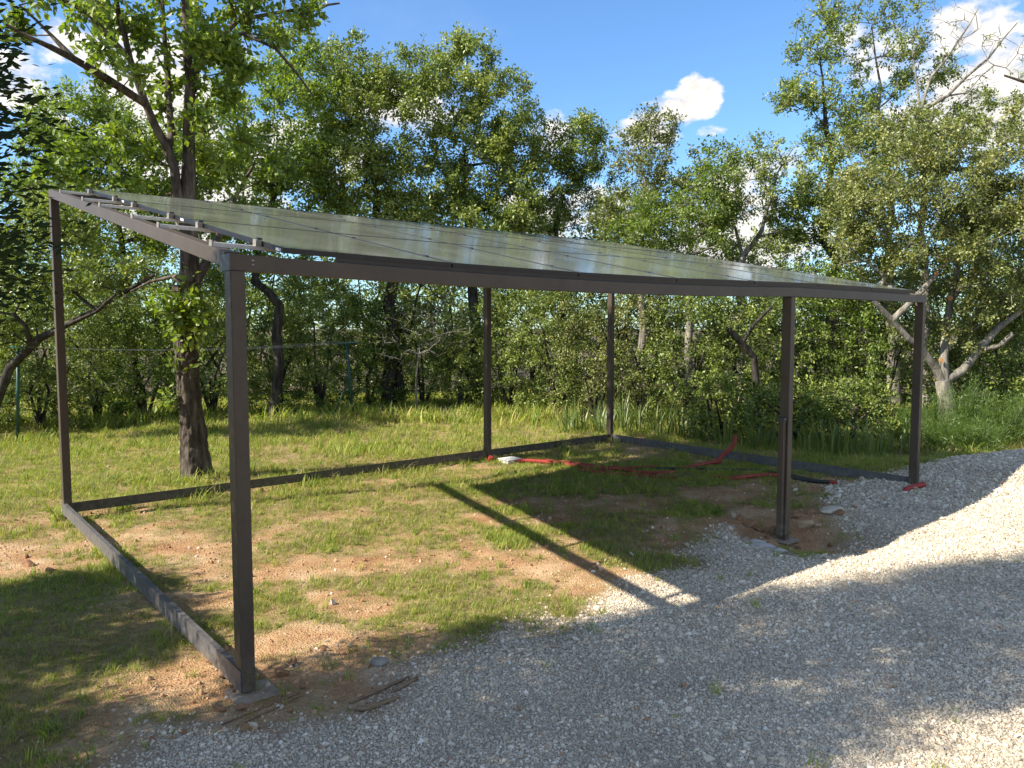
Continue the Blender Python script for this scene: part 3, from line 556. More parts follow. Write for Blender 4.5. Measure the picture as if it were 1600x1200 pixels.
class Skel:
    def __init__(s, pts, r0, taper=0.5):
        s.P = [np.array(p_, float) for p_ in pts]; s.par = [-1] + list(range(len(pts) - 1)); s.fix = [r0 * (1 - (1 - taper) * i / max(1, len(pts) - 1)) for i in range(len(pts))]
    def limb(s, frm, pts, r0, r1):
        b_ = frm; k = len(pts)
        for i, p_ in enumerate(pts):
            s.P.append(np.array(p_, float)); s.par.append(b_); s.fix.append(r0 + (r1 - r0) * (i + 1) / k); b_ = len(s.P) - 1
        return b_
    def nearest(s, p_): return int(np.argmin([np.linalg.norm(q - np.array(p_)) for q in s.P]))
    def grow(s, targets, q, jit=0.16, tip=0.006, r_thin=None, ex=2.3):
        tg = sorted([np.array(t) for t in targets], key=lambda t: min(np.linalg.norm(t - s.P[i]) for i in range(0, len(s.P))))
        nfix = len(s.P); ends = []
        for t in tg:
            A = np.array(s.P); d = t - A; L_ = np.linalg.norm(d, axis=1); cost = L_ * (1 + 0.9 * np.clip(-d[:, 2] / (L_ + 1e-6) + 0.2, 0, 1))
            i = int(np.argmin(cost)); n_ = max(1, int(L_[i] / 0.38)); b_ = i; a0 = A[i]
            for k in range(1, n_ + 1):
                f = k / n_; p_ = a0 + (t - a0) * f + (q.normal(size=3) * jit * min(1, L_[i]) * (1 if k < n_ else 0)) + np.array([0, 0, 0.10 * L_[i] * math.sin(f * 3.14)])
                s.P.append(p_); s.par.append(b_); s.fix.append(None); b_ = len(s.P) - 1
            ends.append(b_)
        n_ = len(s.P); acc = np.zeros(n_); child = np.zeros(n_, int)
        for i in s.par:
            if i >= 0: child[i] += 1
        r_ = np.zeros(n_)
        for i in range(n_ - 1, -1, -1):
            r_[i] = (acc[i] + (tip ** ex if child[i] == 0 else 0)) ** (1 / ex)
            if s.par[i] >= 0: acc[s.par[i]] += r_[i] ** ex + (0.0015) ** ex
        for i in range(n_):
            if s.fix[i] is not None: r_[i] = s.fix[i]
            elif s.par[i] >= 0: r_[i] = min(r_[i], r_[s.par[i]] * 0.85)
        s.r = r_; s.ends = ends; return s
    def wood(s, nthick=9):
        P_ = np.array(s.P); par = np.array(s.par); k = np.where(par >= 0)[0]; ra = s.r[par[k]].copy(); rb = s.r[k]
        side = np.array([s.fix[i] is None and s.fix[par[i]] is not None for i in k]); ra = np.where(side, np.minimum(ra, rb * 1.5), ra)
        thick = rb > 0.03; V = []; F_ = []; off = 0
        for sel, n_ in ((thick, nthick), (~thick, 4)):
            if sel.any():
                v_, f_ = prisms(P_[par[k[sel]]], P_[k[sel]], ra[sel], rb[sel], n_); V.append(v_); F_.append(f_ + off); off += len(v_)
        return np.concatenate(V), np.concatenate(F_)
def clumps_in(ells, n_, q, shell=0.35):
    vol = np.array([e[3] * e[4] * e[5] for e in ells]) ** 0.8; pick = q.choice(len(ells), n_, p=vol / vol.sum()); out = []
    for i in pick:
        e = ells[i]; d = q.normal(size=3); d /= np.linalg.norm(d); r_ = (shell + (1 - shell) * q.random()) ** 0.6; out.append((e[0] + d[0] * r_ * e[3], e[1] + d[1] * r_ * e[4], e[2] + d[2] * r_ * e[5]))
    return out
NLEAF = [0]
def foliage(name, centers, q, mt, per, rc, size, asp, parent, twig_mat=None, flat=0.8, tbias=0.0, needle=False, crownname='crown'):
    rc = rc * 0.80; c = np.array(centers); k = len(c); ntw = 6
    # twiglets radiate from each clump centre, leaves sit along them
    td = q.normal(size=(k, ntw, 3)); td[:, :, 2] += 0.25; td /= np.linalg.norm(td, axis=2, keepdims=True); tl = rc * q.uniform(0.6, 1.35, (k, ntw, 1)); scale_c = q.uniform(0.7, 1.25, (k, 1, 1)); tl = tl * scale_c
    tip = c[:, None, :] + td * tl * np.array([1, 1, flat])
    cnt = (per * q.lognormal(0, 0.3, k)).astype(int) + 4; ci = np.repeat(np.arange(k), cnt); n_ = len(ci); ti = q.integers(0, ntw, n_)
    f = q.random(n_) ** 0.7; pos = c[ci] + (tip[ci, ti] - c[ci]) * f[:, None] + q.normal(size=(n_, 3)) * rc * 0.17
    dirs = td[ci, ti] * 0.7 + q.normal(size=(n_, 3)) * 0.75; dirs /= np.linalg.norm(dirs, axis=1, keepdims=True)
    tn = np.clip(q.normal(0.45 + tbias, 0.22, n_) + q.normal(0, 0.13, k)[ci], 0, 1)
    ow = pos - c[ci]; ow /= np.linalg.norm(ow, axis=1, keepdims=True) + 1e-6; V, F_, T = leaves(pos, dirs, size, asp, tn, q, nrm=ow); me = mesh(name, V, F_, mt); fattr(me, 'tint', T); NLEAF[0] += len(F_)
    o = obj(crownname, me, parent)
    kt = 2 if crownname == 'foliage' else 4
    A = np.repeat(c, kt, 0); B = tip[:, :kt].reshape(-1, 3); tv_, tf_ = prisms(A, B, np.full(len(A), 0.0065), np.full(len(A), 0.0025), 3)
    return o, tv_, tf_
def tree(name, label, cat, trunk, r0, ells, nclump, per, rc, size, asp, mt, bark, seed, limbs=(), group=None, extra=(), taper=0.45, shell=0.35, jit=0.16, bare=0, tip=0.006, tbias=0.0, cuts=(), nthick=9):
    q = np.random.default_rng(seed); base = Vector(trunk[0]); th = thing(name, label, cat, base, group)
    # subdivide trunk
    T = [np.array(trunk[0])]
    for a, b_ in zip(trunk[:-1], trunk[1:]):
        a, b_ = np.array(a), np.array(b_); m_ = max(1, int(np.linalg.norm(b_ - a) / 0.5))
        for k in range(1, m_ + 1): T.append(a + (b_ - a) * k / m_ + q.normal(size=3) * r0 * 0.38 * (k < m_))
    sk = Skel(T, r0, taper); tr_end = len(T)
    for (pts, ra, rb) in limbs:
        pts = [np.array(p_) for p_ in pts]; i = sk.nearest(pts[0]); P2 = []
        prev = sk.P[i]
        for p_ in pts:
            m_ = max(1, int(np.linalg.norm(p_ - prev) / 0.35))
            for k in range(1, m_ + 1): P2.append(prev + (p_ - prev) * k / m_ + q.normal(size=3) * 0.02 * (k < m_))
            prev = p_
        sk.limb(i, P2, ra, rb)
    cl = clumps_in(ells, nclump, q, shell) if nclump else []; cl += [tuple(e) for e in extra]
    sk.grow(cl, q, jit, tip)
    lc = [sk.P[i] for j, i in enumerate(sk.ends) if j % 100 >= bare]
    V, F_ = sk.wood(nthick)
    if lc:
        o, tv_, tf_ = foliage(name + '_leaves', lc, q, mt, per, rc, size, asp, th, tbias=tbias); o.location = -base; F_ = np.concatenate([F_, ]); 
        me_t = None
        Vt = np.concatenate([V, tv_]); Ft = list(map(tuple, (F_).tolist()))
        # twigs are triangular prisms (quads too)
        me = mesh(name + '_wood', Vt, np.concatenate([F_, tf_ + len(V)]), bark, smooth=True)
    else: me = mesh(name + '_wood', V, F_, bark, smooth=True)
    w_ = obj('trunk', me, th); w_.location = -base
    for (pt, dr, r_) in cuts:
        dr = Vector(dr).normalized(); c_ = MB().tube([Vector(pt) - base, Vector(pt) - base + dr * 0.03], r_, 12); c_.build('cut_face', M['cut'], th)
    return th
def E_(px, py, dep, rx, ry, rz=None):          # ellipsoid: centre seen at (px, py) at that depth, radii in metres
    c = spot(px, py, dep); return (c.x, c.y, c.z, rx, rz or (rx + ry) / 2, ry)
def S(px, py, dep): return tuple(spot(px, py, dep))
def base_at(px, dep): 
    p_ = spot(px, 600, dep); return (p_.x, dep, float(gh(np.array([p_.x]), np.array([dep]))[0]) - 0.05)
mm_ = lambda px, dep: px * dep / FPX          # size of so many pixels at that depth

# ---- the oak in front: detailed trunk with furrowed bark
q = np.random.default_rng(3); oakY = 10.2
th = thing('oak_tree', 'tall oak with furrowed dark trunk rising behind the left side of the carport', 'tree', base_at(305, oakY))
path = [(-4.24, 10.2, -0.08), (-4.27, 10.2, 0.5), (-4.31, 10.2, 1.2), (-4.34, 10.2, 2.0), (-4.36, 10.2, 2.6)]
def bark_tube(path, radii, rings, sides, seed, flare=0.0, fork=0):
    P_ = np.array(path); t = np.linspace(0, len(P_) - 1, rings); i = np.minimum(t.astype(int), len(P_) - 2); f = (t - i)[:, None]; f = f
    Cn = P_[i] * (1 - f) + P_[i + 1] * f; rr = np.interp(t, np.arange(len(P_)), radii)
    ln = np.concatenate([[0], np.cumsum(np.linalg.norm(np.diff(Cn, axis=0), axis=1))])
    an = np.linspace(0, 2 * np.pi, sides, endpoint=False); A, Z_ = np.meshgrid(an, ln)
    # vertical plates: stretched ridged noise, periodic in the angle
    def per(fa, fz, sd):
        xa = A / (2 * np.pi) * fa; a0 = fbm(xa, Z_ * fz, 3, sd); a1 = fbm(xa - fa, Z_ * fz, 3, sd); w_ = np.clip((A / (2 * np.pi) - 0.85) / 0.15, 0, 1); return a0 * (1 - w_) + a1 * w_
    wv = per(6, 2.5, seed + 5); d = 1 - np.abs(per(16, 4.2, seed) * 2 - 1) * 2.2; d = np.clip(d, -0.6, 1)
    lump = per(3, 1.6, seed + 9) - 0.5
    rad = rr[:, None] * (1 + 0.24 * lump + 0.05 * np.sin(A * 3 + Z_ * 0.7)) + flare * np.exp(-Z_ / 0.16) * (0.6 + 0.4 * np.sin(A * 4 + 1)) - 0.034 * np.clip(d, 0, 1) + 0.008 * (wv - .5)
    V = np.stack([Cn[:, None, 0] + rad * np.cos(A), Cn[:, None, 1] + rad * np.sin(A), np.repeat(Cn[:, None, 2], sides, 1)], 2).reshape(-1, 3)
    I_ = np.arange(rings * sides).reshape(rings, sides); J = np.roll(I_, -1, 1); F_ = np.stack([I_[:-1].ravel(), J[:-1].ravel(), J[1:].ravel(), I_[1:].ravel()], 1)
    return V, F_
V1, F1 = bark_tube(path, [0.20, 0.175, 0.155, 0.145, 0.14], 190, 84, 4, 0.08)
oY = oakY
sk = Skel([S(297, 440, oY), S(296, 400, oY), S(294, 350, oY), S(294, 300, oY)], 0.125, 0.8)
r_up = sk.limb(3, [S(295, 250, oY), S(295, 200, oY), S(296, 160, oY), S(298, 125, oY), S(293, 90, oY), S(292, 50, oY), S(289, 0, oY), S(285, -70, oY), S(290, -150, oY)], 0.085, 0.035)
left = sk.limb(1, [S(290, 360, oY - .05), S(276, 300, oY - .12), S(273, 265, oY - .15), S(262, 232, oY - .2), S(243, 198, oY - .3), S(228, 163, oY - .4), S(214, 125, oY - .5), S(203, 92, oY - .55), S(195, 55, oY - .6), S(185, 20, oY - .6), S(178, -30, oY - .6), S(165, -90, oY - .5)], 0.07, 0.022)
mid = sk.limb(sk.nearest(S(268, 245, oY - .2)), [S(268, 210, oY - .1), S(264, 160, oY + .1), S(262, 110, oY + .2), S(258, 70, oY + .3), S(255, 20, oY + .4), S(250, -50, oY + .5)], 0.05, 0.022)
l2 = sk.limb(sk.nearest(S(228, 163, oY - .4)), [S(190, 138, oY - .7), S(150, 112, oY - 1.0), S(115, 92, oY - 1.2), S(80, 74, oY - 1.4), S(45, 58, oY - 1.6), S(12, 40, oY - 1.8)], 0.055, 0.022)
l3 = sk.limb(sk.nearest(S(203, 92, oY - .55)), [S(170, 58, oY - .8), S(140, 22, oY - 1.0), S(110, 5, oY - 1.2), S(70, -10, oY - 1.4)], 0.042, 0.02)
l3b = sk.limb(sk.nearest(S(110, 92, oY - 1.2)), [S(80, 55, oY - 1.2), S(55, 30, oY - 1.3), S(30, 8, oY - 1.4)], 0.025, 0.012)
r2 = sk.limb(sk.nearest(S(297, 125, oY)), [S(315, 92, oY + .1), S(340, 62, oY + .3), S(372, 32, oY + .5), S(405, 5, oY + .7), S(430, -20, oY + .8)], 0.05, 0.022)
r3 = sk.limb(sk.nearest(S(340, 62, oY + .3)), [S(380, 52, oY + .2), S(430, 75, oY), S(460, 110, oY - .1), S(490, 150, oY - .2)], 0.03, 0.012)
r4 = sk.limb(sk.nearest(S(372, 32, oY + .5)), [S(420, 22, oY + .6), S(470, 14, oY + .7), S(530, 5, oY + .8)], 0.03, 0.014)
st2 = sk.limb(0, [S(318, 418, oY + .15), S(335, 385, oY + .35), S(352, 345, oY + .6), S(372, 300, oY + .9), S(398, 255, oY + 1.1)], 0.07, 0.02)
lowl = sk.limb(0, [S(270, 432, oY + .1), S(235, 440, oY + .2), S(205, 455, oY + .3)], 0.03, 0.012)
cl = clumps_in([E_(170, 60, oY - .8, 1.3, .6), E_(60, 40, oY - 1.2, .7, .35), E_(300, 20, oY, 1.2, .7), E_(430, 15, oY + .5, 1.0, .4), E_(330, 130, oY + .2, .8, .6), E_(430, 110, oY, .5, .5),
      E_(270, 200, oY, .5, .8), E_(390, 250, oY + 1, .7, .5), E_(250, -60, oY, 2.3, 1.0), E_(340, 240, oY + .5, .5, .6)], 150, q, 0.2)
cl += [S(*a) for a in ((100, 245, 9.6), (130, 225, 9.7), (165, 255, 9.9), (150, 290, 9.8), (200, 240, 10), (90, 290, 9.6), (120, 270, 9.7), (220, 285, 10), (245, 250, 10), (185, 215, 9.8), (70, 265, 9.4), (235, 310, 10.2), (330, 290, 10.3), (350, 260, 10.3), (320, 215, 10.1),
      (262, 488, 9.95), (275, 478, 10.0), (282, 500, 9.95), (300, 492, 9.97), (310, 470, 10), (268, 508, 9.95), (290, 470, 9.98), (262, 622, 9.98), (272, 578, 10.0), (320, 505, 10.1), (285, 455, 10.0), (302, 515, 9.97))]
# short shoots springing straight from the lower trunk
sk.limb(0, [(-4.36, 10.12, 2.35), (-4.36, 10.05, 2.2)], 0.02, 0.012); sk.limb(0, [(-4.33, 10.05, 2.0), (-4.36, 10.0, 1.3), (-4.36, 9.99, 1.1)], 0.008, 0.006)
sk.grow(cl, q, 0.14, 0.006)
V, F_ = sk.wood(12)
o, tv_, tf_ = foliage('oak_leaves', [sk.P[i] for i in sk.ends], q, M['leaf_oak'], 85, 0.30, 0.105, 0.55, th, tbias=0.12); o.location = -Vector(th.location)
Vt = np.concatenate([V1, V, tv_]); Ft = np.concatenate([F1, F_ + len(V1), tf_ + len(V1) + len(V)])
o = obj('trunk', mesh('oak_trunk', Vt, Ft, M['bark'], smooth=True), th); o.location = -Vector(th.location)

# ---- trees of the wood edge; (trunk px, depth), crown ellipsoids given where they are seen, sizes in metres
def T_(px, dep, tops): return [base_at(px, dep)] + [S(*t) for t in tops]
WOOD = 'oaks along the edge of the wood'
tree('oak_tree', 'leafy oak with twisted dark trunk just right of the near corner post', 'tree', T_(425, 17.0, [(432, 520, 17), (437, 478, 17), (418, 455, 17), (398, 440, 17.2), (405, 380, 17.5), (430, 300, 18)]), 0.13,
     [E_(430, 190, 18, 1.7, 1.5), E_(370, 280, 17.5, 1.0, 1.0), E_(500, 120, 18.5, .9, .9), E_(470, 290, 18, 1.2, .9), E_(420, 370, 17.6, 1.5, .8)], 230, 105, 0.42, 0.095, 0.55, M['leaf_oak'], M['bark_dark'], 21, group=WOOD, tbias=0.02)
tree('oak_tree', 'broad rounded oak, tallest crown above the middle of the panels, left half', 'tree', T_(610, 19.0, [(615, 520, 19), (600, 400, 19), (590, 300, 19)]), 0.2,
     [E_(610, 190, 19, 1.6, 1.5), E_(555, 140, 19, 1.1, 1.3), E_(660, 110, 19.5, .9, .9), E_(540, 270, 18.5, 1.3, 1.0), E_(650, 290, 19, 1.3, .9), E_(590, 360, 18.6, 1.7, .8), E_(470, 70, 19, .7, .7)], 350, 130, 0.42, 0.085, 0.55, M['leaf_mid'], M['bark_dark'], 22, group=WOOD)
tree('oak_tree', 'tall oak with a pointed top in the centre of the view', 'tree', T_(745, 19.6, [(742, 500, 19.6), (735, 380, 19.6), (728, 260, 19.6)]), 0.18,
     [E_(725, 150, 19.6, .9, 1.7), E_(712, 78, 19.6, .45, .5), E_(780, 170, 20, .9, 1.2), E_(760, 270, 19.5, 1.3, .9), E_(812, 215, 19.5, .8, 1.0), E_(750, 350, 19, 1.5, .7), E_(800, 320, 19, .9, .7)], 300, 130, 0.40, 0.085, 0.55, M['leaf_mid'], M['bark_dark'], 23, group=WOOD, tbias=0.05)
tree('oak_tree', 'small dark crowned oak left of the lone cloud', 'tree', T_(880, 20.0, [(880, 450, 20), (868, 360, 20), (880, 300, 20)]), 0.13,
     [E_(905, 235, 20, .85, .95), E_(868, 285, 20, 1.0, .7), E_(905, 205, 20, .5, .5), E_(850, 340, 20, 1.0, .5), E_(940, 300, 20, .5, .8)], 150, 95, 0.38, 0.085, 0.5, M['leaf_mid'], M['bark_dark'], 24, group=WOOD, tbias=-0.06)
tree('oak_tree', 'sparse pale leaved oak standing under the lone cloud', 'tree', T_(1000, 18.5, [(1000, 450, 18.5), (1003, 350, 18.5), (1010, 280, 18.5)]), 0.12,
     [E_(1005, 235, 18.5, .75, .9), E_(1030, 200, 18.5, .7, .4), E_(1000, 330, 18.5, .9, .8), E_(1065, 290, 18.5, .8, .8), E_(960, 350, 18.5, .7, .6)], 160, 80, 0.36, 0.08, 0.5, M['leaf_holm'], M['bark_grey'], 25, group=WOOD)
tree('oak_tree', 'yellow-green bushy oak close above the right half of the panels', 'tree', T_(1075, 17.5, [(1075, 480, 17.5), (1075, 400, 17.5)]), 0.12,
     [E_(1060, 350, 17.5, 1.3, .8), E_(1110, 300, 17.8, .8, .8), E_(1000, 370, 17.5, .9, .6), E_(1120, 255, 18, .45, .5)], 150, 95, 0.38, 0.075, 0.55, M['leaf_oak'], M['bark_grey'], 26, group=WOOD, tbias=-0.02)
tree('oak_tree', 'gnarled thin oak with open branches seen against white cloud', 'tree', T_(1158, 18.0, [(1160, 480, 18), (1160, 405, 18)]), 0.15,
     [E_(1165, 290, 18, .85, 1.0), E_(1200, 240, 18, .7, .5), E_(1125, 330, 18, .5, .6), E_(1230, 290, 18, .6, .7), E_(1165, 400, 18, 1.0, .5)], 135, 60, 0.30, 0.08, 0.5, M['leaf_mid'], M['bark_grey'], 27, group=WOOD, bare=15, taper=.6,
     limbs=[([S(1160, 400, 18), S(1190, 360, 18), S(1205, 310, 18), S(1215, 270, 18), S(1240, 230, 18)], .08, .01), ([S(1160, 400, 18), S(1150, 360, 18), S(1135, 320, 18), S(1140, 280, 18)], .06, .01), ([S(1180, 372, 18), S(1215, 362, 18), S(1240, 355, 18)], .045, .008)])
tree('oak_tree', 'very tall thin oak with sparse leaves at upper right', 'tree', T_(1305, 18.6, [(1300, 450, 18.6), (1296, 330, 18.6), (1302, 255, 18.6), (1290, 200, 18.6), (1285, 120, 18.6), (1275, 60, 18.6)]), 0.2,
     [E_(1280, 60, 18.6, .75, .8), E_(1265, 150, 18.6, .9, .5), E_(1310, 200, 18.6, 1.0, .8), E_(1240, 150, 18.6, .6, .35), E_(1300, 290, 18.6, .9, .7), E_(1300, 10, 18.6, .5, .5), E_(1330, 250, 18.4, 1.2, .9), E_(1290, 340, 18.4, 1.4, .7)], 300, 70, 0.33, 0.085, 0.5, M['leaf_mid'], M['bark_dark'], 28, group=WOOD, bare=8, taper=.07)
tree('oak_tree', 'tall oak with a crooked bare crown against the cloud at upper right', 'tree', T_(1400, 19.0, [(1390, 400, 19), (1385, 250, 19), (1372, 170, 19), (1368, 90, 19), (1362, 40, 19)]), 0.18,
     [E_(1375, 120, 19, .9, .7), E_(1360, 180, 19, .9, .6), E_(1400, 60, 19, .9, .6), E_(1440, 110, 19, .8, .6), E_(1400, 230, 19, 1.1, .6), E_(1385, 10, 19, 1.0, .5), E_(1440, 210, 18.8, 1.6, .7), E_(1540, 180, 18.8, 1.2, .7)], 300, 60, 0.30, 0.085, 0.5, M['leaf_mid'], M['bark_grey'], 29, group=WOOD, bare=22, taper=.07, jit=.22)
tree('dead_tree', 'bare grey tree with leafless forked branches at the upper right', 'tree', T_(1445, 18.4, [(1445, 400, 18.4), (1440, 250, 18.4), (1438, 175, 18.4)]), 0.12,
     [E_(1480, 110, 18.4, 1.2, 1.0), E_(1550, 90, 18.4, .9, .8), E_(1470, 40, 18.4, 1.0, .6)], 260, 8, 0.2, 0.06, 0.5, M['leaf_mid'], M['bark_grey'], 30, bare=88, jit=.2, tip=.004,
     limbs=[([S(1438, 175, 18.4), S(1480, 150, 18.4), S(1510, 120, 18.4), S(1545, 90, 18.4), S(1590, 35, 18.4)], .06, .012), ([S(1438, 175, 18.4), S(1455, 120, 18.4), S(1480, 90, 18.4), S(1500, 60, 18.4), S(1530, 10, 18.4)], .045, .012), ([S(1438, 175, 18.4), S(1430, 110, 18.4), S(1425, 60, 18.4)], .035, .01)])
# pruned holm oak on the right
hy = 15.0
tree('holm_oak_tree', 'dense grey-green holm oak with pale pruned limbs at the right edge', 'tree', T_(1484, hy, [(1480, 640, hy), (1474, 600, hy)]), 0.17,
     [E_(1450, 330, hy, 2.1, 1.6), E_(1540, 270, hy, 1.5, 1.2), E_(1400, 250, hy + .5, 1.2, .9), E_(1560, 400, hy, 1.3, 1.4), E_(1380, 360, hy, 1.1, .8), E_(1500, 480, hy + .3, 1.0, .8), E_(1340, 320, hy + .5, .8, .7), E_(1600, 330, hy, 1.2, 1.5)],
     520, 150, 0.38, 0.06, 0.6, M['leaf_holm'], M['bark_grey'], 31, taper=.85,
     limbs=[([S(1474, 600, hy), S(1462, 575, hy), S(1442, 548, hy - .1), S(1420, 530, hy - .2), S(1394, 500, hy - .3), S(1364, 470, hy - .4)], .10, .045),
            ([S(1394, 500, hy - .3), S(1415, 480, hy - .4), S(1440, 455, hy - .4), S(1462, 428, hy - .3)], .065, .05),
            ([S(1476, 595, hy), S(1474, 560, hy), S(1478, 520, hy + .1), S(1485, 470, hy + .2), S(1500, 400, hy + .3)], .10, .05),
            ([S(1476, 595, hy), S(1505, 578, hy), S(1530, 545, hy - .1), S(1560, 512, hy - .2), S(1592, 488, hy - .2)], .10, .055),
            ([S(1530, 548, hy - .1), S(1562, 540, hy - .4), S(1582, 522, hy - .5)], .055, .045),
            ([S(1485, 470, hy + .2), S(1508, 442, hy), S(1530, 412, hy - .1)], .06, .05)],
     cuts=[(S(1462, 428, hy - .33), (0.3, -1, .5), .045), (S(1484, 466, hy - .02), (-.2, -1, 0), .05), (S(1470, 563, hy - .12), (0, -1, .1), .04)])
# left background
tree('oak_tree', 'leafy oak behind the upper left corner of the carport', 'tree', T_(215, 17.4, [(205, 520, 17.4), (190, 380, 17), (175, 280, 16.6)]), 0.11,
     [E_(160, 220, 16, 1.5, 1.0), E_(95, 290, 15.5, 1.0, .9), E_(230, 260, 16, 1.0, .9), E_(180, 350, 15.5, 1.2, .7), E_(290, 330, 16.5, 1.2, .9), E_(340, 210, 16.5, 1.0, 1.1), E_(110, 190, 15.8, 1.1, .8)], 300, 95, 0.38, 0.09, 0.5, M['leaf_oak'], M['bark_dark'], 32, group=WOOD, tbias=0.05)
tree('oak_tree', 'oak whose long dark bough leans right across the left edge of the view', 'tree', [base_at(-35, 13.5)] + [S(15, 575, 13.5), S(60, 530, 13.4), S(95, 512, 13.3), S(150, 485, 13.2), S(240, 430, 13.2)], 0.095,
     [E_(60, 400, 13.6, 1.0, .8), E_(170, 440, 13.4, 1.0, .45), E_(20, 480, 13.5, .6, .7), E_(110, 330, 14, 1.0, .6)], 150, 85, 0.36, 0.08, 0.5, M['leaf_mid'], M['bark_dark'], 33, taper=.3,
     limbs=[([S(48, 540, 13.4), S(40, 510, 13.2), S(22, 492, 13.1)], .06, .03), ([S(75, 525, 13.4), S(110, 505, 13.0), S(150, 487, 12.8), S(180, 460, 12.7)], .04, .018)])
tree('oak_tree', 'shaded oak trunk with dry hanging twigs behind the clothes line post', 'tree', T_(628, 19.2, [(620, 560, 19.2), (612, 470, 19.1), (616, 420, 19)]), 0.12,
     [E_(640, 450, 18, 1.1, .5), E_(600, 400, 18, 1.0, .5), E_(680, 470, 18, .7, .5)], 100, 22, 0.3, 0.07, 0.5, M['leaf_mid'], M['bark_dark'], 34, bare=55, jit=.25,
     limbs=[([S(640, 520, 19), S(650, 470, 18.6), S(662, 430, 17.8), S(690, 490, 17.6)], .035, .012)])
tree('dead_shrub', 'tangle of dry pale twigs hanging in the thicket left of the middle rear post', 'shrub', [base_at(650, 17.5), S(650, 600, 17.5), S(655, 540, 17.5)], 0.03, [E_(640, 520, 17.4, 1.0, .8), E_(700, 500, 17.4, .7, .6)], 330, 8, .2, .05, .5, M['leaf_mid'], M['bark_grey'], 37, bare=96, tip=.0035, jit=.3)
tree('tree_stub', 'blackened broken tree limb in the thicket above the rear board', 'tree', [base_at(1190, 14.6), S(1178, 558, 14.6), S(1158, 535, 14.5), S(1140, 517, 14.4)], 0.075, [E_(1150, 505, 14.4, .2, .2)], 3, 20, .2, .05, .5, M['leaf_holm'], M['bark_dark'], 35, taper=.75,
     limbs=[([S(1160, 535, 14.5), S(1180, 505, 14.5), S(1205, 480, 14.6)], .045, .03)])
tree('pine_tree', 'pine bough with tufted needles poking in at the right edge', 'tree', [base_at(1760, 14), S(1760, 300, 14), S(1750, 100, 14)], 0.16,
     [E_(1600, 120, 14, .42, .10), E_(1640, 130, 14, .4, .25), E_(1730, 60, 14, 1.0, 1.0)], 70, 130, 0.16, 0.10, 0.08, M['leaf_feather'], M['bark'], 36, taper=.5, limbs=[([S(1755, 200, 14), S(1680, 150, 14), S(1600, 128, 14), S(1570, 118, 14)], .06, .02)])

# ---- trees left of the view and behind: they cast the shade that lies on the gravel
conx, cony = -3.12, 2.50
q = np.random.default_rng(8); th = thing('cypress_tree', 'dark dense conifer cutting into the left edge of the view', 'tree', (conx, cony, 0))
n_ = 1500; hz = np.where(q.random(n_) < .33, q.uniform(1.75, 3.5, n_), q.uniform(3.5, 9.5, n_)); rr = np.interp(hz, [1.7, 2.9, 3.5, 5.5, 8.0, 9.5], [1.32, 1.28, 0.98, 0.86, 0.70, 0.15]) * np.clip((hz - 1.2) / 1.1, 0.3, 1); a = q.uniform(0, 6.28, n_); f = q.uniform(0.15, 1, n_) ** 0.5
cc = np.stack([conx + rr * f * np.cos(a), cony + rr * f * np.sin(a), hz], 1)
sk = Skel([(conx, cony, z_) for z_ in np.linspace(-0.1, 9.6, 24)], 0.17, 0.15)
A = np.array(sk.P); i = np.array([int(np.argmin(np.abs(A[:, 2] - (c_[2] - 0.3)))) for c_ in cc]); v_, f_ = prisms(A[i], cc, np.full(n_, .016), np.full(n_, .006), 4)
sk.grow([], q); V, F_ = sk.wood(10)
pos = np.repeat(cc, 155, 0); k = len(pos); dr = q.normal(size=(k, 3)); outw = pos - np.array([conx, cony, 0]); outw[:, 2] = 0.25; outw /= np.linalg.norm(outw, axis=1, keepdims=True); dr = dr * 0.5 + outw; dr /= np.linalg.norm(dr, axis=1, keepdims=True)
pos = pos + dr * q.uniform(0, .16, (k, 1)) + q.normal(size=(k, 3)) * 0.085
V2, F2, T2 = leaves(pos, dr, 0.044, 0.36, np.clip(q.normal(.5, .25, k), 0, 1), q, 0.1); me = mesh('cypress_needles', V2, F2, M['leaf_con']); fattr(me, 'tint', T2); o = obj('crown', me, th); o.location = (-conx, -cony, 0)
o = obj('trunk', mesh('cypress_wood', np.concatenate([V, v_]), np.concatenate([F_, f_ + len(V)]), M['bark_dark'], smooth=True), th); o.location = (-conx, -cony, 0)
tree('oak_tree', 'low rounded oak standing just outside the view to the left', 'tree', [(-6.95, 3.4, -.05), (-6.9, 3.4, 1.2), (-6.9, 3.5, 2.2)], 0.11, [(-6.9, 3.4, 2.9, 1.25, 1.25, 1.0), (-6.5, 4.2, 2.6, .8, .8, .7)], 210, 80, .34, .085, .5, M['leaf_oak'], M['bark_dark'], 41)
tree('oak_tree', 'small oak outside the view, nearest the camera on the left', 'tree', [(-6.0, 1.6, -.05), (-6.0, 1.6, 1.2), (-6.0, 1.7, 2.2)], 0.11, [(-6.0, 1.6, 2.7, 1.4, 1.3, 1.2), (-4.9, 1.9, 2.3, .8, .8, .7)], 230, 80, .34, .085, .5, M['leaf_oak'], M['bark_dark'], 43)
tree('oak_tree', 'larger oak outside the view to the left, shading the far lawn', 'tree', [(-15.5, 8.6, -.05), (-15.3, 8.7, 1.8), (-15.3, 8.8, 3.4)], 0.2, [(-15.3, 8.7, 4.4, 1.7, 1.7, 1.0), (-14.3, 9.7, 3.9, 1.0, 1.0, .7)], 110, 75, .42, .10, .55, M['leaf_oak'], M['bark_dark'], 42)

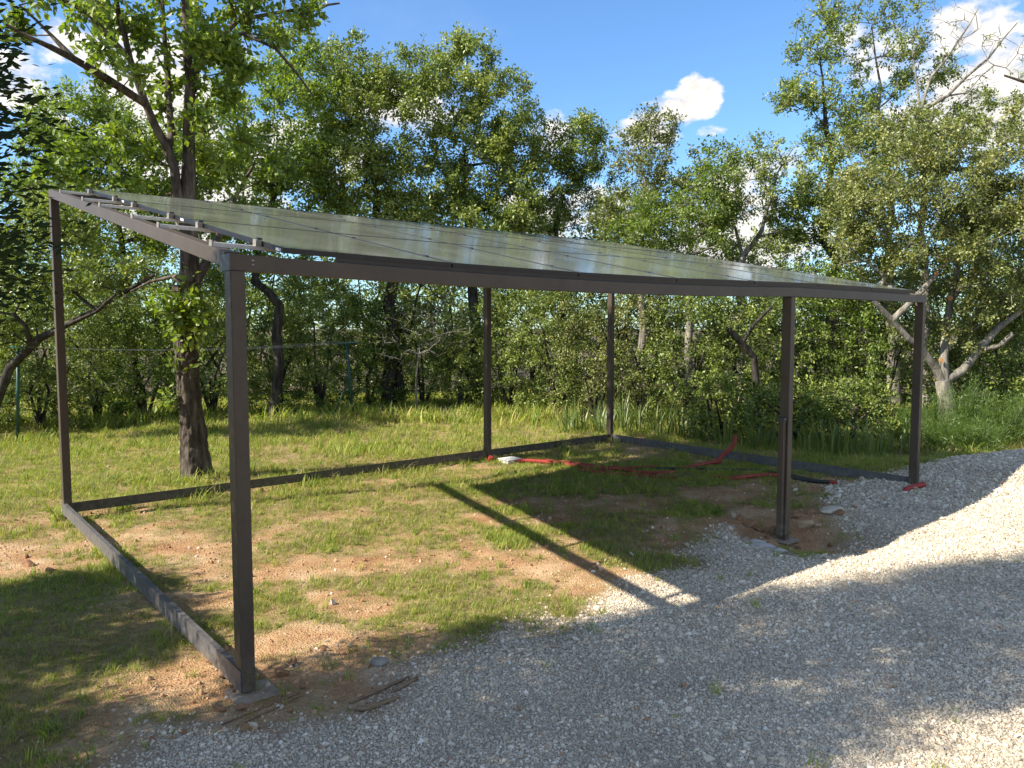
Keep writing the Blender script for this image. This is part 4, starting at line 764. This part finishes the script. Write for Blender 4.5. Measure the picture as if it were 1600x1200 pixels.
# ---- shrubs: an irregular wall of bushes below the crowns
def bush(px, dep, top, hw, kind, label, seed, group='bushes of the thicket behind the lawn', dens=1.0, z0=0.15, big=1.0):
    q = np.random.default_rng(seed); b_ = base_at(px, dep); tz = spot(px, top, dep).z; hx = mm_(hw, dep); h = tz; th = thing('bush', label, 'bush', b_, group)
    mt, size, asp = {'dark': (M['leaf_dark'], .062, .55), 'holm': (M['leaf_holm'], .05, .6), 'oak': (M['leaf_oak'], .075, .5), 'mid': (M['leaf_mid'], .06, .55)}[kind]
    vol = hx * h; n_ = int(45 * vol * dens) + 15
    a = q.uniform(0, 6.28, n_); t = q.random(n_); zz_ = z0 + (h - z0) * t ** 0.9; rr_ = (0.25 + 0.75 * q.random(n_) ** 0.5) * np.sqrt(np.clip(1 - (np.clip(t - 0.35, 0, 1) / 0.68) ** 2, 0.05, 1)) * (1 + 0.35 * np.sin(a * 3 + seed) * q.random(n_))
    c = np.stack([b_[0] + hx * rr_ * np.cos(a), b_[1] + 0.75 * rr_ * np.sin(a) * min(hx, 1.3), zz_ + q.normal(size=n_) * .1], 1)
    sk = Skel([b_, (b_[0], b_[1], h * .25)], 0.05, .8)
    for k in range(3): sk.limb(0, [(b_[0] + hx * q.uniform(-.3, .3), b_[1] + q.uniform(-.3, .3), h * .3), (b_[0] + hx * q.uniform(-.6, .6), b_[1] + q.uniform(-.4, .4), h * .65)], .035, .02)
    sk.grow(c, q, .12, .004); V, F_ = sk.wood(6)
    o, tv_, tf_ = foliage('bush_leaves', c, q, mt, int(62 / big ** .5), 0.27 * big, size * big, asp, th, crownname='foliage', tbias=0.0); o.location = -Vector(b_)
    o = obj('stems', mesh('bush_stems', np.concatenate([V, tv_]), np.concatenate([F_, tf_ + len(V)]), M['bark_dark'], smooth=True), th); o.location = -Vector(b_)
    return th
BU = [(-30, 14.6, 520, 90, 'dark', 'dark bush at the extreme left edge of the view'), (60, 15.2, 470, 85, 'mid', 'bush behind the left clothes line post'), (150, 16.2, 440, 80, 'dark', 'tall dark bush between the left rear post and the clothes line post'),
      (225, 16.6, 480, 75, 'oak', 'bright bush immediately left of the big oak trunk'), (330, 17.4, 430, 80, 'dark', 'dark bush between the big oak trunk and the near corner post'), (440, 17.9, 500, 70, 'dark', 'low dark bush at the foot of the twisted oak'),
      (500, 18.4, 430, 80, 'mid', 'tall bush left of the right-hand clothes line post'), (575, 19.0, 470, 70, 'oak', 'bright leaved bush behind the clothes line post with the brace'), (660, 19.4, 480, 70, 'dark', 'dark bush right of the dry hanging twigs'),
      (720, 18.6, 490, 60, 'mid', 'bush just left of the middle rear post'), (800, 18.2, 450, 75, 'dark', 'tall bush just right of the middle rear post'), (865, 17.4, 440, 70, 'mid', 'tall bush midway between the two rear posts'),
      (930, 16.6, 440, 70, 'holm', 'pale bush behind the rear corner post, left side'), (1005, 16.2, 440, 75, 'holm', 'pale bush behind the rear corner post, right side'), (1080, 15.6, 460, 75, 'dark', 'dark bush above the upright red conduit end'),
      (1150, 15.6, 430, 75, 'dark', 'bush around the blackened broken limb'), (1225, 15.2, 440, 75, 'dark', 'bush with leaf colour darkened for shade behind the front post by the hollow'), (1300, 15.6, 425, 75, 'oak', 'bright bush between the two right-hand front posts'),  # first two bushes: roof shade put into the colour by a darker leaf kind
      (1375, 16.0, 440, 80, 'holm', 'bush left of the far right post, behind the pruned limbs'), (1530, 16.4, 500, 80, 'dark', 'bush behind the holm oak trunk on its right'), (1610, 15.2, 480, 90, 'dark', 'bush at the extreme right edge of the view'),
      (1130, 14.1, 590, 75, 'dark', 'low shaded bush behind the rear right board'), (1235, 13.6, 600, 80, 'dark', 'low shaded bush directly behind the front post'), (1335, 13.4, 590, 75, 'dark', 'low shaded bush left of the far right post')]
for i, (px, dep, top, hw, kd, lb) in enumerate(BU): bush(px, dep, top, hw, kd, lb, 100 + i)
# second row, then a far mass of wood behind
B2 = [(-60, 21, 300, 110, 'mid', 'tree-high bush far back at the left edge'), (90, 21, 320, 110, 'dark', 'far dark bush seen under the left end of the roof'), (260, 22, 310, 110, 'mid', 'far bush behind the big oak trunk'), (400, 22, 320, 100, 'dark', 'far dark bush behind the twisted oak'),
      (560, 23, 300, 110, 'mid', 'far bush behind the broad rounded oak'), (700, 23, 300, 100, 'dark', 'far dark bush under the centre oak'), (830, 23, 340, 90, 'dark', 'far dark bush behind the middle rear post'), (960, 22, 335, 90, 'mid', 'far bush behind the rear corner post'),
      (1090, 22, 345, 90, 'dark', 'far dark bush behind the yellow-green oak'), (1220, 21, 365, 90, 'mid', 'far bush behind the gnarled thin oak'), (1350, 20, 370, 100, 'dark', 'far dark bush behind the very tall thin oak'), (1500, 20, 330, 110, 'mid', 'far bush behind the holm oak'), (1640, 20, 320, 110, 'dark', 'far dark bush at the right edge')]
for i, (px, dep, top, hw, kd, lb) in enumerate(B2): bush(px, dep, top, hw, kd, lb, 160 + i, 'taller bushes deeper in the wood', dens=0.6, big=1.6)
q = np.random.default_rng(77); n_ = 1150; x = q.uniform(-34, 34, n_); y = q.uniform(26, 36, n_); zt = 3.1 + 1.6 * fbm(x * .35, y * .35, 3, 5); z = zt * q.random(n_) ** 0.7
c = np.stack([x, y, z], 1); o, tv_, tf_ = foliage('distant_wood', c, q, M['leaf_dark'], 40, 0.75, 0.17, 0.6, None, crownname='distant_wood'); tag(o, 'dark mass of distant woodland behind the trees', kind='stuff')

# ---- iris clumps
def iris(x, y, h, seed, label):
    q = np.random.default_rng(seed); z = float(gh(np.array([x]), np.array([y]))[0]); V = []; F_ = []; T = []
    for i in range(30):
        a = q.uniform(0, 6.28); r0 = 0.28 * math.sqrt(q.random()); bx, by = r0 * math.cos(a), r0 * math.sin(a); hh = h * q.uniform(.55, 1.1); ln = q.uniform(.1, .9); dx, dy = math.cos(a + q.normal() * .5), math.sin(a + q.normal() * .5); wd = q.uniform(.018, .03); b0 = len(V); seg = 6
        px_, py_ = -dy, dx
        for s in range(seg + 1):
            t = s / seg; zz_ = hh * (t - .42 * ln * t ** 3); o_ = hh * ln * .75 * t ** 2; w_ = wd * (1 - t ** 3) * .5 + .001
            V += [(bx + dx * o_ - px_ * w_, by + dy * o_ - py_ * w_, zz_), (bx + dx * o_, by + dy * o_, zz_ - .15 * w_), (bx + dx * o_ + px_ * w_, by + dy * o_ + py_ * w_, zz_)]
        for s in range(seg):
            for k in (0, 1): F_.append((b0 + 3 * s + k, b0 + 3 * s + k + 1, b0 + 3 * s + k + 4, b0 + 3 * s + k + 3))
        T += [q.random()] * (2 * seg)
    me = mesh('iris_clump', V, np.array(F_), M['leaf_iris']); fattr(me, 'tint', T); o = obj('iris_clump', me); o.location = (x, y, z - .02); return tag(o, label, 'plant', 'iris clumps along the edge of the thicket')
IR = [(885, 14.9, 0.78, 'leftmost iris clump, pale in the sun'), (912, 15.3, 0.72, 'sunlit iris clump left of the rear corner post'), (938, 14.9, 0.78, 'iris clump touching the left of the rear corner post'), (975, 14.7, 0.88, 'iris clump right behind the rear corner post'),
      (1000, 15.0, 0.94, 'tall sunlit iris clump right of the rear corner post'), (1030, 14.6, 0.86, 'bright iris clump above the rear right board'), (1062, 14.3, 0.78, 'iris clump where sun meets shade on the rear board'), (1095, 13.9, 0.72, 'shaded iris clump behind the red conduit end'),
      (1135, 13.4, 0.72, 'shaded iris clump right of the red conduit end'), (1185, 13.0, 0.68, 'shaded iris clump left of the front post by the hollow'), (1262, 12.5, 0.72, 'dark iris clump right of the front post by the hollow'), (1300, 12.4, 0.78, 'broad dark iris clump in the middle of the shaded gap'),
      (1330, 12.2, 0.72, 'dark iris clump with curling leaves'), (1365, 12.1, 0.65, 'dark iris clump near the far right post'), (1400, 12.3, 0.65, 'dark iris clump touching the far right post'), (955, 15.6, 0.78, 'back row iris clump behind the rear corner post')]
for i, (px, dep, h, lb) in enumerate(IR): iris(spot(px, 650, dep).x, dep, h, 300 + i, lb)
# ---- feathery bushes at the right
def feather(px, dep, w_, h, seed, label):
    q = np.random.default_rng(seed); b_ = base_at(px, dep); th = thing('feathery_shrub', label, 'shrub', b_, 'feathery green shrubs at the right'); ns = 70
    el = q.uniform(0.25, 1.5, ns); az = q.uniform(0, 6.28, ns); d = np.stack([np.cos(az) * np.cos(el) * w_ / h, np.sin(az) * np.cos(el) * .8, np.sin(el)], 1); ln = h * q.uniform(.55, 1.05, ns)
    A = np.zeros((ns, 3)); B = d * ln[:, None]; v_, f_ = prisms(A + q.normal(size=(ns, 3)) * .04 * np.array([1, 1, 0]), B, np.full(ns, .008), np.full(ns, .003), 4)
    k = 105; t = q.random((ns, k)) ** .6; pos = (B[:, None, :] * t[:, :, None]).reshape(-1, 3) + q.normal(size=(ns * k, 3)) * .05; dr = np.repeat(d, k, 0) * .8 + q.normal(size=(ns * k, 3)) * .6; dr /= np.linalg.norm(dr, axis=1, keepdims=True)
    V2, F2, T2 = leaves(pos, dr, .085, .07, np.clip(q.normal(.55, .25, ns * k), 0, 1), q, .05); me = mesh('feathery_leaves', V2, F2, M['leaf_feather']); fattr(me, 'tint', T2); obj('foliage', me, th); obj('stems', mesh('feathery_stems', v_, f_, M['leaf_feather']), th)
for i, (px, dep, w_, h, lb) in enumerate([(1462, 13.6, .5, 1.0, 'feathery shrub between the far right post and the holm oak trunk'), (1515, 13.4, .7, 1.3, 'tallest feathery shrub just right of the holm oak trunk'), (1560, 12.9, .8, 1.05, 'wide sunlit feathery shrub near the gravel pile'), (1610, 13.0, .8, 1.0, 'feathery shrub at the very right edge'),
      (1480, 12.5, .8, .7, 'low shaded feathery shrub beside the far right post'), (1420, 12.9, .6, .8, 'feathery shrub half hidden by the far right post'), (1530, 12.2, .8, .6, 'low feathery shrub at the edge of the gravel')]): feather(px, dep, w_, h, 400 + i, lb)

# ------------------------------------------------------------------ clothes line
th = thing('clothes_line', 'green clothes line with two steel posts and thin wires across the lawn edge', 'clothes line', (0, 0, 0))
a0, a1 = Vector((-8.87, 13.66, 0)), Vector((-3.60, 17.3, 0)); ta = S(28, 543, 13.66); tb = S(541, 535, 17.3)
MB().tube([a0, ta], .028, 10).build('post', M['green_paint'], th, True); MB().tube([a1, tb], .03, 10).build('post', M['green_paint'], th, True)
k = Vector((0.707, -0.707, 0)) * .5
MB().tube([Vector(ta) - k, Vector(ta) + k], .02, 8).build('cross_arm', M['green_paint'], th, True); MB().tube([Vector(tb) - k + Vector((0, 0, -.02)), Vector(tb) + k], .022, 8).build('cross_arm', M['green_paint'], th, True)
mb_ = Vector(a1) * .4 + Vector(tb) * .6; MB().tube([Vector(S(522, 648, 17.1)), a1 + (Vector(tb) - a1) * .55], .012, 6).build('brace', M['green_paint'], th, True)
for f in (-1, -.33, .33, 1):
    pts = [Vector(ta) + k * f + (Vector(tb) - Vector(ta)) * t + Vector((0, 0, -.12 * 4 * t * (1 - t) + .02)) for t in np.linspace(0, 1, 14)]; MB().tube(pts, .0016, 4).build('wire', M['wire'], th)

# ------------------------------------------------------------------ conduits, lid, stones and litter
def onground(pts, h): return [Vector((p_[0], p_[1], float(gh(np.array([p_[0]]), np.array([p_[1]]))[0]) + (p_[2] if len(p_) > 2 else 0) + h)) for p_ in pts]
def spline(P_, step=0.012):
    P_ = [Vector(p_) for p_ in P_]; P_ = [P_[0] * 2 - P_[1]] + P_ + [P_[-1] * 2 - P_[-2]]; out = []
    for i in range(1, len(P_) - 2):
        n_ = max(2, int((P_[i + 1] - P_[i]).length / step))
        for k in range(n_):
            t = k / n_; a, b_, c_, d = P_[i - 1:i + 3]; out.append(0.5 * ((2 * b_) + (c_ - a) * t + (2 * a - 5 * b_ + 4 * c_ - d) * t * t + (3 * b_ - a - 3 * c_ + d) * t ** 3))
    return out + [P_[-2]]
def pipe(name, pts, r_, mt, label, cat, h=None, ridge=0.10, group=None):
    P_ = spline(onground(pts, r_ if h is None else h), 0.014 if ridge else .05); o = MB().tube(P_, r_, 10, ridge=ridge).build(name, mt, None, not ridge); return tag(o, label, cat, group)
G_ = 'red corrugated conduits on the ground'
pipe('conduit', [(-0.02, 11.5), (0.25, 11.45, .02), (0.6, 11.35), (0.95, 11.12), (1.25, 10.9), (1.5, 10.85, .02), (1.75, 10.68), (2.05, 10.6), (2.3, 10.68)], .028, M['red'], 'long red conduit running right from the white lid', 'conduit', group=G_)
pipe('conduit', [(0.5, 11.6), (0.9, 11.42), (1.3, 11.1), (1.7, 11.0), (2.1, 11.1)], .024, M['red'], 'short red conduit lying behind the long one', 'conduit', group=G_)
pipe('conduit', [(2.45, 10.95), (2.7, 11.05, .02), (2.95, 11.2, .05), (3.1, 11.35, .02), (3.0, 11.5, -.02)], .026, M['red'], 'red conduit curling below the upright end', 'conduit', group=G_)
pipe('conduit', [(3.02, 11.3, .0), (3.08, 11.33, .06), (3.16, 11.35, .13), (3.25, 11.35, .21), (3.31, 11.35, .30), (3.34, 11.36, .42)], .028, M['red'], 'red conduit end standing up in front of the rear board', 'conduit', group=G_)
pipe('conduit', [(2.75, 10.3), (2.95, 10.2), (3.15, 10.24, .02), (3.3, 10.36), (3.5, 10.40), (3.75, 10.30)], .026, M['red'], 'dusty red conduit to the left of the front post', 'conduit', group=G_)
pipe('conduit', [(0.95, 10.8), (1.4, 10.55), (1.8, 10.45), (2.2, 10.2)], .024, M['red'], 'red conduit half sunk in grass, nearest row', 'conduit', group=G_)
tag(MB().tube(spline([S(1413, 780, 9.25), S(1413, 772, 9.25), S(1416, 765, 9.27), S(1424, 761.5, 9.3), S(1434, 759, 9.33), S(1444, 756.5, 9.36)], .03), .034, 12).build('bent_pipe', M['red'], None, True), 'dark red bent pipe rising from gravel beside the far right post', 'pipe')
pipe('cable', [(2.0, 11.0), (2.5, 10.95), (3.1, 10.85), (3.6, 10.75), (4.0, 10.1), (4.1, 9.95)], .018, M['blackpipe'], 'black cable running behind the front post', 'cable', ridge=0)
pipe('conduit', [(3.75, 10.25), (3.95, 10.05), (4.12, 9.82)], .026, M['blackpipe'], 'black conduit end with red plug right of the front post', 'conduit', ridge=.1)
tag(MB().tube(onground([(4.12, 9.82), (4.17, 9.76)], .026), .028, 10).build('plug', M['red'], None), 'small red plug on the end of the black conduit', 'plug')
lp = spot(797, 722, 11.55); gz = float(gh(np.array([lp.x]), np.array([lp.y]))[0])
th = thing('valve_box', 'square white plastic valve box with lid beside the middle rear post', 'box', (lp.x, lp.y, gz))
MB().box((0, 0, 0), uu, vv, zz, (-.13, .13), (-.11, .11), (-.03, .05)).build('body', M['whiteplastic'], th, bevel=.008); MB().box((0, 0, 0), uu, vv, zz, (-.145, .145), (-.125, .125), (.051, .066)).build('lid', M['whiteplastic'], th, bevel=.005)
def ball(name, px, dep, r_, mt, label, cat, seed, sx=(1, 1, 1), flat=.75, sub=2, rot=0, smooth=False, sink=.3, group=None):
    p_ = spot(px, 600, dep); z = float(gh(np.array([p_.x]), np.array([dep]))[0]); me = rock_mesh(name, r_, mt, seed, flat, sub, sx)
    o = obj(name, me, None, (p_.x, dep, z + r_ * flat * (1 - sink) * .8)); o.rotation_euler.z = rot; return tag(o, label, cat, group)
o = MB().tube(spline(onground([(-0.33, 11.62, -.02), (-.34, 11.6, .03), (-.32, 11.57, .08)], 0)), .035, 10).build('red_stopper', M['red'], None); tag(o, 'round red stopper at the foot of the middle rear post', 'stopper')
ball('stone', 745, 11.75, .10, M['cream_stone'], 'cream flat stone touching the left of the middle rear post', 'stone', 501, (1.1, .7, 1), .6)
ball('stone', 772, 11.85, .10, M['cream_stone'], 'cream stone between middle rear post and valve box', 'stone', 502, (.9, .7, 1), .6)
ball('stone', 1263, 7.9, .105, M['ochre'], 'oblong ochre stone in the hollow right of the front post', 'stone', 503, (1.15, .6, 1), .62)
ball('stone', 1285, 7.85, .05, M['ochre'], 'small ochre stone leaning on the oblong one', 'stone', 504, (1.1, .8, 1), .7)
ball('stone', 1305, 8.15, .12, M['cream_stone'], 'soil covered lump of stone at the rim of the hollow', 'stone', 505, (1.2, .7, 1), .45)
ball('stone', 1436, 9.3, .055, M['ochre'], 'small orange stone below the bent red pipe', 'stone', 506)
ball('stone', 1368, 6.95, .07, M['ochre'], 'flat reddish stone at the lower edge of the hollow', 'stone', 507, (1.6, .6, 1), .25)
ball('rock', 590, 4.5, .065, M['grey_rock'], 'fist sized grey rock near the gravel edge', 'rock', 508, (1.2, .9, 1), .6)
for i, (px, dep, r_, lb) in enumerate([(1200, 7.05, .14, 'broken concrete slab left of the front post hole'), (1185, 7.3, .12, 'smaller piece of broken concrete behind the first'), (1225, 6.85, .12, 'thin concrete piece at the lip of the hole')]):
    ball('concrete_piece', px, dep, r_ * .8, M['concrete'], lb, 'concrete', 520 + i, (1.3, .7, 1), .35, 1, .4 * i - .5, group='broken concrete beside the front post')
CL = [(432, 4.35, .05, 'dark clod right of the near corner post'), (448, 4.5, .04, 'dark clod just behind that near post clod'), (462, 4.2, .028, 'small brown clod on the smooth sand'), (335, 4.35, .055, 'orange clod touching the left board near its front end'), (318, 4.5, .045, 'crumbly clod beside the left board'), (498, 4.7, .04, 'pale clod on sunlit clay'),
      (30, 6.45, .06, 'reddish clod at the left edge'), (68, 6.3, .05, 'second reddish clod from the left edge'), (327, 3.95, .04, 'shaded brown clod left of the base plate'), (360, 3.93, .04, 'shaded brown clod in front of the base plate'), (367, 3.72, .035, 'brown clod in the lower shadow'), (444, 3.93, .025, 'small rusty clod right of the rods'),
      (1215, 7.75, .09, 'big red clod behind the front post'), (1195, 7.8, .08, 'red clod at the left rim of the hollow'), (1178, 7.85, .07, 'red clod farther left on the rim'), (1250, 8.1, .08, 'red clod above the ochre stones'), (1310, 6.9, .03, 'dark clod at the bottom of the hollow')]
CL += [(1160, 7.95, .06, 'leftmost red clod on the rim of the hollow'), (1270, 8.25, .07, 'red clod behind the oblong ochre stone'), (1320, 8.05, .06, 'clod right of the soil covered lump'), (1206, 7.6, .05, 'small clod touching the left side of the front post'), (1340, 8.4, .05, 'clod at the gravel edge above the hollow'), (1255, 7.5, .035, 'small clod in the hollow in front of the ochre stones')]
for i, (px, dep, r_, lb) in enumerate(CL): ball('soil_clod', px, dep, r_, M['clod'], lb, 'clod', 540 + i, (1.2, 1, 1), .75, group='clods of clay')
def stick(pts, ra, lb, mt='wood'): return tag(MB().tube(spline(onground(pts, ra * .7), .04), ra, 8).build('stick', M[mt], None, True), lb, 'stick')
stick([(-0.83, 3.95), (-.76, 3.93, .01), (-.68, 4.0), (-.62, 4.05)], .015, 'thick piece of root at the gravel edge')
stick([(-0.88, 4.02), (-.76, 4.12, .01), (-.60, 4.32)], .010, 'thinner root lying above the thick one')
stick([(-.66, 4.14), (-.6, 4.2, .01), (-.55, 4.3)], .012, 'short root piece on the right of the pile')
stick([(-1.48, 3.78), (-1.18, 4.14)], .004, 'long thin rusty rod in front of the base plate', 'rust'); stick([(-1.40, 3.76), (-1.16, 4.10)], .004, 'shorter rusty rod beside the long one', 'rust')
a, b_ = spot(1025, 750, 10.45), spot(1078, 750, 10.5); z = float(gh(np.array([a.x]), np.array([a.y]))[0])
tag(MB().box((a.x, a.y, z + .012), (1, .05, 0), (0, 1, 0), zz, (0, b_.x - a.x), (-.03, .03), (0, .022)).build('plank', M['wood'], None), 'short narrow wooden plank lying in the shaded grass', 'plank')
print('LEAF TRIS', NLEAF[0], 'gravel etc')
